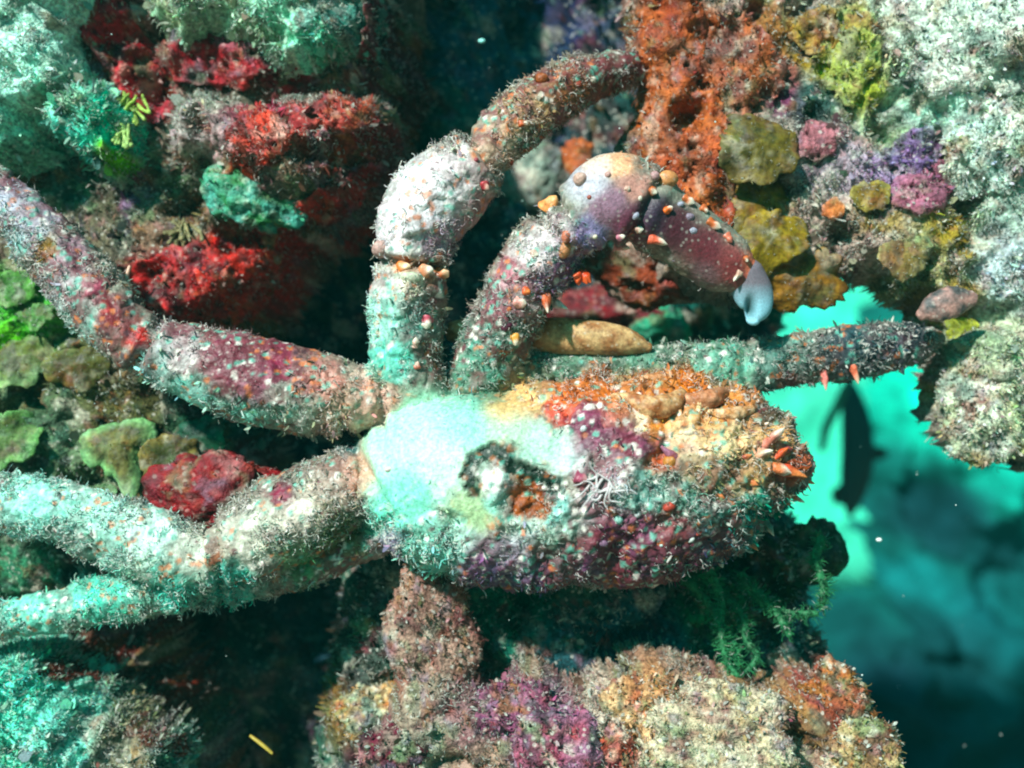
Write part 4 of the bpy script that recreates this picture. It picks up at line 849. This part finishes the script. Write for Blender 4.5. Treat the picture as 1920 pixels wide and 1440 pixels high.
def growth(name, label, cat, *a, group=None, hair=0, hl=(5, 12), **kw):
    a = list(a); sheet_ok = name in ('sponge', 'coralline_crust') and not kw.pop('ball', False)
    sw = None if kw.pop('fix', False) else surf(a[0], a[1]); a[3] *= 1.15; a[4] *= 1.15
    if sw is not None: a[2] = sw + 0.12 * a[5]
    kw.setdefault('mottle', 0.65 if a[7] is M_rock else 0.42); kw.setdefault('pores', 0.0 if a[7] is M_rock else 0.1)
    o = None
    if sheet_ok: o = sheet(name, a[0], a[1], a[3] * 1.15, a[4] * 1.15, kw.get('rot', 0), a[6], a[7], kw.get('seed', 1), kw.get('col2'), h=0.4 * a[5])
    if o is None: o = blob(name, *a, **kw)
    tag(o, label, cat, group)
    if hair:
        hair = int(hair * 2.2)
        p, n, c = sample(o, int(hair * 0.8) if a[7] is M_rock else max(8, hair // 3)); ok = facing(p, n) < 0.2; p, n, c = p[ok], n[ok], c[ok]
        ln = rng.uniform(4, 13, len(p)) * K
        blades('turf', p, n, ln, ln * 0.45, jitter(c, 0.4, 0.25), M_turf, o, lean=1.6)
        p, n, c = sample(o, hair); ok = facing(p, n) < 0.2; p, n, c = p[ok], n[ok], c[ok]
        filaments('thread_algae', p, n, rng.uniform(hl[0], hl[1], len(p)) * K, np.full(len(p), 1.0 * K), jitter(c, 0.3, 0.35), M_turf, o, curl=0.8)
    return o
RS = dict(lump=0.42, lsz=0.5, fine=0.09, sub=5)
SP = M_sponge
#            name, label, category, px, py, depth, rx, ry, rz, colour, material
growth('sponge', 'bright red sponge lump in the crevice under the knobbly rock', 'sponge', 455, 540, 150, 74, 62, 45, (224, 40, 20), SP, seed=3, fix=True, hair=120, col2=(170, 22, 16), **RS)
growth('sponge', 'dark red sponge left of the bright red lump, with one pale worm on it', 'sponge', 335, 535, 170, 92, 60, 45, (190, 20, 22), SP, seed=4, fix=True, hair=150, col2=(84, 8, 20), **RS)
growth('sponge', 'red sponge strip running up to the right from the bright red lump', 'sponge', 610, 395, 215, 140, 38, 50, (206, 30, 24), SP, seed=5, fix=True, rot=0.62, hair=100, col2=(90, 14, 22), **RS)
growth('sponge', 'tall maroon sponge sheet beside the dark gap at the top', 'sponge', 728, 120, 250, 52, 190, 60, (130, 18, 40), SP, seed=6, fix=True, hair=80, col2=(80, 12, 30), **RS)
growth('sponge', 'dark red sponge band under the shaggy rock at the top left', 'sponge', 222, 80, 120, 40, 120, 36, (176, 16, 34), SP, seed=7, fix=True, rot=0.5, hair=60, col2=(80, 8, 20), **RS)
growth('sponge', 'maroon sponge wedged between the shaggy rock and the knobbly rock', 'sponge', 430, 115, 170, 120, 44, 45, (170, 14, 32), SP, fix=True, seed=8, hair=60, col2=(64, 8, 20), **RS)
growth('sponge', 'small crimson sponge at the left end of the knobbly rock', 'sponge', 282, 195, 150, 36, 40, 30, (170, 18, 40), SP, seed=9, col2=(80, 10, 26), **RS)
growth('sponge', 'red sponge in the gap between the two left legs', 'sponge', 405, 915, 110, 92, 66, 50, (140, 10, 20), SP, ball=True, fix=True, seed=10, hair=60, col2=(96, 8, 20), **RS)
growth('sponge', 'orange red sponge patch on the face of the knobbly rock', 'sponge', 490, 265, 100, 48, 44, 34, (206, 60, 36), SP, seed=12, hair=160, col2=(140, 50, 50), **RS)
growth('sponge', 'dusky red sponge patch near the right end of the knobbly rock', 'sponge', 655, 205, 120, 46, 42, 36, (168, 56, 46), SP, seed=13, hair=160, col2=(120, 40, 44), **RS)
growth('sponge', 'teal green lobed sponge under the knobbly rock', 'sponge', 478, 372, 70, 66, 50, 44, (80, 170, 150), SP, ball=True, seed=14, rot=-0.5, hair=120, col2=(40, 120, 60), **RS)
growth('sponge', 'rusty brown sponge patch low on the left wall under the lowest leg', 'sponge', 215, 1245, 260, 110, 34, 40, (110, 40, 24), SP, seed=15, hair=60, col2=(70, 30, 20), **RS)
growth('sponge', 'rusty red sponge patch near the bottom edge left of the dark hole', 'sponge', 330, 1365, 220, 74, 50, 40, (130, 50, 34), SP, seed=16, hair=80, col2=(110, 90, 70), **RS)
growth('sponge', 'tall orange sponge at the top edge right of the raised leg tip', 'sponge', 1255, 80, 150, 62, 130, 60, (160, 76, 28), SP, seed=20, hair=100, col2=(140, 56, 20), **RS)
growth('sponge', 'orange sponge mass right behind the purple claw', 'sponge', 1270, 270, 150, 84, 100, 60, (176, 88, 34), SP, seed=21, hair=120, col2=(160, 66, 22), **RS)
growth('sponge', 'rust orange sponge between the claw and the olive leaves', 'sponge', 1335, 385, 170, 44, 80, 44, (160, 62, 18), SP, seed=22, hair=50, col2=(110, 40, 14), **RS)
growth('sponge', 'orange brown sponge lump with pale dots left of the yellow green clump', 'sponge', 1375, 130, 140, 70, 80, 50, (166, 84, 40), SP, seed=23, hair=150, col2=(120, 70, 60), **RS)
growth('sponge', 'small salmon sponge knob under the middle olive leaf', 'sponge', 1560, 395, 110, 24, 26, 22, (206, 110, 50), SP, seed=24, col2=(190, 130, 90), **RS)
growth('sponge', 'rust brown sponge in the shade below the claw', 'sponge', 1210, 500, 150, 100, 58, 50, (130, 52, 18), SP, ball=True, seed=25, hair=90, col2=(90, 36, 16), rot=-0.3, **RS)
growth('sponge', 'dark red sponge under the rust brown one below the claw', 'sponge', 1150, 585, 150, 90, 34, 40, (130, 14, 26), SP, ball=True, seed=26, hair=60, col2=(80, 10, 24), **RS)
growth('sponge', 'grey green smooth sponge between the raised leg and the claw', 'sponge', 1000, 330, 130, 62, 62, 50, (130, 146, 132), SP, ball=True, seed=27, hair=60, lump=0.15, lsz=0.8, fine=0.03, sub=5)
growth('sponge', 'small orange sponge ball touching the grey green sponge', 'sponge', 1080, 300, 110, 34, 36, 30, (176, 88, 34), SP, ball=True, seed=28, hair=40, **RS)
growth('sponge', 'soft green blob in the shade under the rust brown sponge', 'sponge', 1240, 612, 170, 44, 34, 34, (30, 150, 110), SP, ball=True, seed=29, **RS)
growth('coralline_crust', 'pink crust lump right of the uppermost olive leaf', 'crust', 1528, 270, 110, 34, 34, 24, (160, 96, 104), M_rock, seed=30, **RS)
growth('coralline_crust', 'magenta crust patch in the middle of the right wall', 'crust', 1738, 352, 100, 60, 38, 30, (150, 84, 104), M_rock, seed=31, hair=50, rot=0.3, col2=(150, 90, 110), **RS)
growth('coralline_crust', 'violet crust patch above the magenta one', 'crust', 1722, 285, 100, 50, 40, 30, (124, 96, 140), M_rock, seed=32, hair=60, col2=(110, 90, 140), **RS)
growth('sponge', 'yellow green lumpy sponge clump high on the right wall', 'sponge', 1590, 110, 90, 50, 62, 36, (150, 150, 66), SP, seed=33, hair=60, col2=(150, 160, 70), **RS)
growth('sponge', 'olive yellow sponge lump at the top edge beside the yellow green clump', 'sponge', 1530, 60, 110, 44, 40, 34, (150, 120, 40), SP, seed=34, hair=40, col2=(140, 90, 40), rot=0.6, **RS)
growth('coral_knob', 'pinkish brown knob standing like a pillar under the carapace', 'coral', 812, 1195, 90, 66, 120, 56, (160, 126, 110), M_rock, seed=40, fix=True, hair=500, rot=0.15, col2=(140, 96, 84), **RS)
growth('coral_knob', 'pale lump with an orange foot left of the ledge', 'coral', 705, 1330, 60, 58, 50, 44, (170, 176, 150), M_rock, seed=41, hair=150, col2=(206, 140, 60), **RS)
growth('coral_knob', 'purple lump on the ledge below the carapace', 'coral', 960, 1335, -10, 62, 50, 40, (140, 84, 108), M_rock, seed=42, hair=250, col2=(120, 60, 90), **RS)
growth('coral_knob', 'lilac lump at the bottom edge with small tubes', 'coral', 1035, 1400, -10, 60, 60, 40, (150, 104, 130), M_rock, seed=43, hair=200, col2=(150, 70, 90), **RS)
growth('coral_knob', 'orange brown lump on the ledge with a curled pale rim', 'coral', 1215, 1330, -10, 60, 52, 40, (170, 116, 74), M_rock, seed=44, hair=200, col2=(214, 176, 130), **RS)
growth('coral_knob', 'big cream lump at the bottom edge', 'coral', 1350, 1400, -10, 110, 80, 50, (190, 176, 150), M_rock, seed=45, hair=500, col2=(190, 170, 130), **RS)
growth('coral_knob', 'rust red lump at the right end of the ledge', 'coral', 1560, 1320, 20, 50, 56, 44, (146, 74, 50), M_rock, seed=46, hair=200, col2=(176, 110, 50), **RS)
growth('coral_knob', 'ochre lump at the right foot of the ledge', 'coral', 1610, 1415, 20, 56, 50, 44, (150, 116, 76), M_rock, seed=47, hair=250, col2=(190, 170, 120), **RS)
growth('coral_knob', 'brick red pit lump between the lilac and cream lumps', 'coral', 1150, 1405, 10, 46, 46, 34, (160, 66, 46), M_rock, seed=48, hair=120, col2=(190, 150, 130), **RS)
growth('coral_knob', 'maroon lump in the lower corner of the dark hole', 'coral', 730, 1405, 30, 50, 44, 40, (96, 24, 44), M_rock, seed=49, hair=150, col2=(130, 110, 100), **RS)
growth('coral_knob', 'white crusted lump on the right wall just above the open water', 'coral', 1860, 770, 90, 70, 80, 50, (214, 218, 196), M_rock, seed=50, hair=700, col2=(170, 180, 130), **RS)
growth('coral_knob', 'white lump filling the upper right corner', 'coral', 1850, 80, 100, 110, 100, 60, (214, 222, 206), M_rock, seed=51, hair=700, col2=(190, 205, 190), **RS)
growth('coral_knob', 'pale mint lump on the right edge below the corner lump', 'coral', 1860, 270, 100, 70, 80, 50, (190, 214, 200), M_rock, seed=52, hair=500, col2=(206, 216, 200), **RS)

def leaf(label, px, py, wp, R, aim, c0, c1, seed, spread=1.9, cup=0.35, ruffle=0.12, lob=0.1, tilt=0.0, point=None, group=None, name='leafy_alga', cat='seaweed'):
    """fan-shaped blade rooted at (px, py): opens towards aim (radians, 0 right, -pi/2 down); pale rim"""
    nr, na = 12, 56; th = np.linspace(0, 2 * math.pi, na, endpoint=False); rr = np.linspace(0.03, 1, nr)
    A, Rr = np.meshgrid(th, rr); A = A.ravel(); Rr = Rr.ravel()
    ng = np.stack([np.cos(A) * 1.6 + seed, np.sin(A) * 1.6, 0 * A], 1)
    R = R * 1.22; rad = 0.62 * R * (1 + lob * fbm(ng, 3, seed) * 2.4 + 0.16 * fbm(ng * 3.2, 4, seed + 1) - 0.1 * (fbm(ng * 2.1 + 7, 2, seed + 5) > 0.32))
    if point: rad = rad * (1 + point[1] * np.exp(-((A - point[0]) / 0.22) ** 2))
    rad = rad * (1 - 0.35 * np.clip(-np.cos(A), 0, 1) ** 2) * Rr
    xl = rad * np.cos(A) * 0.92 + 0.5 * R; yl = rad * np.sin(A) * (1.0 + 0.25 * (spread - 1.9))
    ca, sa = math.cos(aim), math.sin(aim); x = xl * ca - yl * sa; y = xl * sa + yl * ca
    z = cup * R * (Rr ** 2 * 0.35 - 0.4) + ruffle * R * Rr ** 2 * fbm(ng * 0.8 + 4, 2, seed + 2) * 2.6 + 0.05 * R * fbm(np.stack([x, y, 0 * x], 1) / (0.3 * R) + seed, 2, seed) - 0.18 * xl + tilt * y
    top = np.stack([x, y, z], 1); bot = top + np.array([0, 0, 1.0])
    n = nr * na; idx = np.arange(n).reshape(nr, na); i2 = np.roll(idx, -1, 1)
    q = np.stack([idx[:-1], i2[:-1], i2[1:], idx[1:]], -1).reshape(-1, 4)
    rim = idx[-1]; rn = i2[-1]; hub = idx[0]
    Fs = [np.vstack([q, q[:, ::-1] + n, np.stack([rim, rn, rn + n, rim + n], 1)]), np.vstack([np.stack([np.full(na - 2, hub[0]), hub[2:], hub[1:-1]], 1), np.stack([np.full(na - 2, hub[0]), hub[1:-1], hub[2:]], 1) + n])]
    sw = surf(px, py + 0.4 * R)
    if sw is not None: wp = sw - 0.16 * R
    g = np.clip((Rr - 0.55) / 0.4, 0, 1)[:, None]
    band = 0.12 * np.sin(Rr * 26 + 2 * fbm(ng, 2, seed))[:, None]
    C = (lin(c0) * (1 - g) + lin(c1) * g) * (1 + band); C = np.vstack([C, C * 0.9])
    xy = np.stack([x + px, py - y], 1)
    C = crust(np.vstack([xy, xy]), C, seed + 40, 0.35)
    f0 = (D + wp * K) / D
    o = mk(name, PT(px, py, wp) + np.vstack([top, bot]) * K * f0, Fs, C, M_leaf)
    p, n_, c = sample(o, 150); ok = facing(p, n_) < 0; p, n_, c = p[ok], n_[ok], c[ok]     # silt and threads settled on the blade
    filaments('thread_algae', p, n_, rng.uniform(2, 9, len(p)) * K, rng.uniform(0.5, 1.3, len(p)) * K, jitter(c, 0.3, 0.6), M_turf, o, curl=1.2, lean=2.5)
    return tag(o, label, cat, group)
DN = -math.pi / 2
OL = (120, 96, 24); OL2 = (160, 130, 40); GN = (96, 130, 60); GN2 = (150, 190, 120)
leaf('uppermost olive leaf on the right wall, dim and frilled', 1425, 205, 40, 112, DN - 0.1, (104, 92, 30), (130, 110, 50), 3)
leaf('cupped olive leaf with an orange upper rim beside the claw', 1418, 300, 10, 124, DN - 0.05, (130, 104, 24), (150, 128, 30), 4, cup=0.5)
leaf('mustard leaf half hidden under the cupped olive leaf', 1440, 380, 30, 100, DN, (130, 108, 20), (166, 140, 36), 5)
leaf('round golden brown leaf with pale specks below the mustard leaf', 1500, 452, -10, 104, DN + 0.05, (140, 96, 26), (150, 110, 34), 6, cup=0.45)
leaf('small ochre leaf in the middle of the right wall', 1630, 330, 60, 52, DN, (140, 110, 40), (166, 150, 70), 7)
leaf('tan leaf at the right of the golden one', 1690, 440, 50, 64, DN, (140, 116, 60), (150, 140, 90), 8)
leaf('large pale green leaf at the left edge above the middle leg', 48, 612, 30, 92, DN - 0.1, (110, 120, 40), GN2, 13, cup=0.4)
leaf('olive leaf tucked behind the upper left leg', 140, 640, 70, 74, DN + 0.15, (84, 84, 34), (120, 120, 60), 14)
leaf('bright green leaf cut by the left edge', -18, 770, 20, 92, DN + 0.5, (90, 120, 60), (130, 196, 110), 15)
leaf('big ragged pale green leaf with a hanging point', 205, 775, 10, 92, DN + 0.25, (120, 116, 60), (140, 205, 130), 16, point=(0.15, 0.75), lob=0.2, cup=0.3)
leaf('small olive leaf with a rounded end beside the ragged pale one', 325, 798, 60, 92, DN + 0.05, (70, 76, 30), (140, 124, 60), 17, spread=1.2)
leaf('dark green leaf behind the olive one under the leg', 350, 775, 90, 78, DN + 0.4, (20, 76, 50), (24, 104, 70), 18)
leaf('vivid green leaf under the bend of the upper left leg', 25, 500, 70, 62, DN, (70, 130, 50), (110, 176, 80), 19)
leaf('smaller vivid green leaf below the first vivid one', 70, 560, 60, 46, DN, (80, 136, 60), (120, 180, 96), 20)
leaf('little pale leaf under the ragged green one', 190, 900, 60, 46, DN, (100, 120, 70), (130, 176, 120), 22)
leaf('dark bottle green leaf hanging behind the carapace tip', 1490, 965, 110, 104, DN + 0.35, (26, 40, 14), (40, 66, 20), 23, spread=1.5, cup=0.3)
leaf('lime leaf scrap beside the dark oyster', 1800, 590, 40, 40, DN, (140, 150, 40), (190, 196, 70), 24)

# shells
def shell(label, pts, c0, c1, seed, name='shell'):
    v, a, b_ = tube(pts, n=8, sides=28)
    q = v / K; d = 3.0 * fbm(q / 12, 3, seed) + 1.5 * np.sin(q[:, 0] * 0.5 + 4 * fbm(q / 30, 2, seed + 1))
    ctr = v.mean(0); n = v - ctr; n /= np.linalg.norm(n, axis=1, keepdims=True) + 1e-9
    k = np.clip(fbm(q / 16, 3, seed + 4) * 1.5 + 0.5, 0, 1)[:, None]
    o = mk(name, v + n * (d * K * 0.6)[:, None], [a, b_], lin(c0) * (1 - k) + lin(c1) * k, M_shell)
    return tag(o, label, 'shell')
shell('long beige mottled shell lying behind the claw arm', [(850, 622, 84, 20, 18), (900, 622, 78, 30, 26), (1000, 628, 66, 34, 28), (1100, 632, 56, 33, 28), (1170, 640, 54, 27, 24), (1215, 652, 56, 10, 10)], (196, 160, 110), (140, 90, 50), 3)
shell('dark grey oyster with a pale lip on the right wall', [(1728, 590, 60, 12, 10), (1748, 580, 56, 26, 16), (1785, 566, 54, 30, 18), (1820, 560, 60, 16, 12)], (70, 70, 70), (176, 130, 120), 5)

# pale yellow green finger sprigs hanging in the upper left
for lab, x, y, n, c in [('yellow green finger sprig hanging at the edge of the upper left rock', 240, 205, 6, (170, 205, 90)), ('second paler finger sprig just below the yellow green one', 222, 262, 5, (176, 214, 120)), ('thin brown sprig with pale tips beside the red sponges', 345, 440, 5, (150, 140, 96))]:
    sw = surf(x, y); sw = 0 if sw is None else sw - 6
    root = empty('finger_sprig', PT(x, y - 30, sw), lab, 'seaweed', None)
    for i in range(n * 3):
        a = math.pi / 2 + rng.normal() * 0.5; xx, yy = x + rng.normal() * 10, y - 26 + rng.uniform(-6, 22); pts = []; r0 = rng.uniform(2.2, 4.5)
        for k_ in range(4):
            pts.append((xx, yy, sw + 8 - 7 * k_ + rng.normal() * 2, r0 * (1.1 if k_ % 2 else 0.8), r0)); a += rng.normal() * 0.35; st_ = rng.uniform(7, 15); xx += st_ * math.cos(a); yy += st_ * math.sin(a)
        a_, b_, c_ = tube(pts, n=4, sides=7)
        mk('finger', a_, [b_, c_], lin(c) * rng.uniform(0.5, 1.0), M_sponge, root)
worm = tube([(243, 500, 140, 3, 3), (238, 520, 136, 4, 4), (246, 540, 134, 4, 4), (262, 550, 134, 3, 3)], n=6, sides=8)
tag(mk('worm', worm[0], [worm[1], worm[2]], lin((226, 176, 150)), M_smooth), 'thin curved pinkish worm on the dark red sponge', 'worm')
st = tube([(470, 1380, 120, 3, 3), (490, 1395, 116, 4, 4), (510, 1412, 112, 3, 3)], n=4, sides=6)
tag(mk('grass_scrap', st[0], [st[1], st[2]], lin((176, 150, 60)), M_smooth), 'short straw yellow grass scrap in the dark hole at the bottom', 'debris')

# feathery green strands under the carapace
root = empty('feather_alga', PT(1380, 1260, 80), 'feathery pale green alga with several strands under the carapace', 'seaweed')
for i, pts in enumerate([[(1270, 1075), (1310, 1110), (1345, 1160), (1360, 1230), (1385, 1270)], [(1330, 1070), (1350, 1120), (1352, 1180), (1368, 1250)], [(1390, 1080), (1430, 1130), (1475, 1150), (1530, 1150)], [(1340, 1110), (1390, 1150), (1400, 1200), (1420, 1230), (1400, 1260)], [(1350, 1190), (1375, 1210), (1380, 1240), (1375, 1265)], [(1400, 1090), (1420, 1110), (1450, 1140), (1480, 1190)], [(1540, 1010), (1530, 1050), (1545, 1100), (1540, 1140)]]):
    a, b_, c_ = tube([(x, y, 120 - 10 * k, 10 - 1.2 * k, 4) for k, (x, y) in enumerate(pts)], n=8, sides=8)
    so = mk('strand', a, [b_, c_], lin((60, 150, 96)) * rng.uniform(0.6, 1.1), M_leaf, root)
    p, n, c = sample(so, 260)
    filaments('thread', p, n, rng.uniform(8, 22, len(p)) * K, np.full(len(p), 1.1 * K), jitter(c, 0.25, 0.1), M_turf, so, curl=0.6)

# the fish out in the open water
fx = empty('fish', PT(1605, 840, 4200), 'dark blurred fish hanging head down in the bright open water', 'fish')
a, b_, c_ = tube([(1592, 715, 4200, 8, 6), (1596, 740, 4200, 18, 11), (1605, 790, 4200, 28, 16), (1608, 845, 4200, 31, 19), (1604, 895, 4200, 29, 18), (1598, 935, 4200, 20, 13), (1594, 962, 4200, 9, 7)], n=8, sides=20)
mk('body', a, [b_, c_], lin((24, 60, 60)), M_fish, fx)
def fin(pts, parent, c=(30, 54, 50)):
    P = np.array([(x, y, 4200) for x, y in pts], float); n = len(P)
    v = np.vstack([PTS(P), PTS(P + [0, 0, 6])]); i = np.arange(n); j = (i + 1) % n
    tri = np.array([[0, k, k + 1] for k in range(1, n - 1)])
    mk('fin', v, [np.stack([i, j, j + n, i + n], 1), np.vstack([tri, tri[:, ::-1] + n])], lin(c), M_fish, parent, smooth=False)
fin([(1626, 832), (1662, 840), (1666, 858), (1630, 868)], fx); fin([(1582, 900), (1556, 922), (1562, 944), (1590, 950)], fx); fin([(1586, 718), (1596, 716), (1606, 692), (1592, 700), (1578, 690)], fx); fin([(1584, 820), (1576, 850), (1582, 880), (1590, 870)], fx)
fr_ = tube([(1585, 725, 4000, 8, 4), (1568, 765, 4000, 9, 4), (1550, 800, 4000, 9, 4), (1540, 842, 4000, 6, 3)], n=8, sides=8)
tag(mk('frond', fr_[0], [fr_[1], fr_[2]], lin((40, 110, 84)), M_fish), 'thin blurred curved frond beside the fish', 'seaweed')

# specks drifting in the water
v, fc = ico(3)
for x, y, w, r_, c, lab in [(903, 77, 300, 5, (150, 230, 220), 'single round teal speck drifting before the dark gap at the top'), (1648, 1012, 200, 4, (230, 240, 235), 'white speck drifting before the far slope at the right')]:
    tag(mk('drifting_speck', PT(x, y, w) + v * r_ * np.array([1.5, 1, 1]) * K, fc, lin(c), M_snow), lab, 'speck')
n = 170
px = rng.uniform(-40, 1960, n); py = rng.uniform(-40, 1480, n); pw = rng.uniform(-150, 900, n)
ov, of = ico(1); r_ = rng.uniform(0.7, 2.0, n) * K
ctr = PTS(np.stack([px, py, pw], 1))
VV = (ctr[:, None] + ov[None] * r_[:, None, None]).reshape(-1, 3); FF = (np.arange(n)[:, None, None] * len(ov) + of[None]).reshape(-1, 3)
tag(mk('marine_snow', VV, FF, lin((200, 215, 210)), M_snow), 'fine pale specks drifting in the water', 'specks', kind='stuff')

# ------------------------------------------------------------------ the water itself
x0, x1, y0, y1, z0, z1 = -15, 15, -7, 31, -0.45, 2.95
hv = np.array([(x, y, z) for x in (x0, x1) for y in (y0, y1) for z in (z0, z1)], float)
hf = np.array([[0, 1, 3, 2], [4, 6, 7, 5], [0, 4, 5, 1], [2, 3, 7, 6], [0, 2, 6, 4], [1, 5, 7, 3]])
mh = bpy.data.materials.new('sea water'); mh.use_nodes = True; mh.node_tree.nodes.clear()
pv = mh.node_tree.nodes.new('ShaderNodeVolumePrincipled'); mo = mh.node_tree.nodes.new('ShaderNodeOutputMaterial')
pv.inputs['Color'].default_value = (0.03, 0.55, 0.46, 1); pv.inputs['Density'].default_value = 0.055; pv.inputs['Anisotropy'].default_value = 0.0
mh.node_tree.links.new(pv.outputs[0], mo.inputs['Volume'])
tag(mk('haze', hv, hf, None, mh, local=False, smooth=False), 'hazy blue green sea water', 'water', kind='stuff')
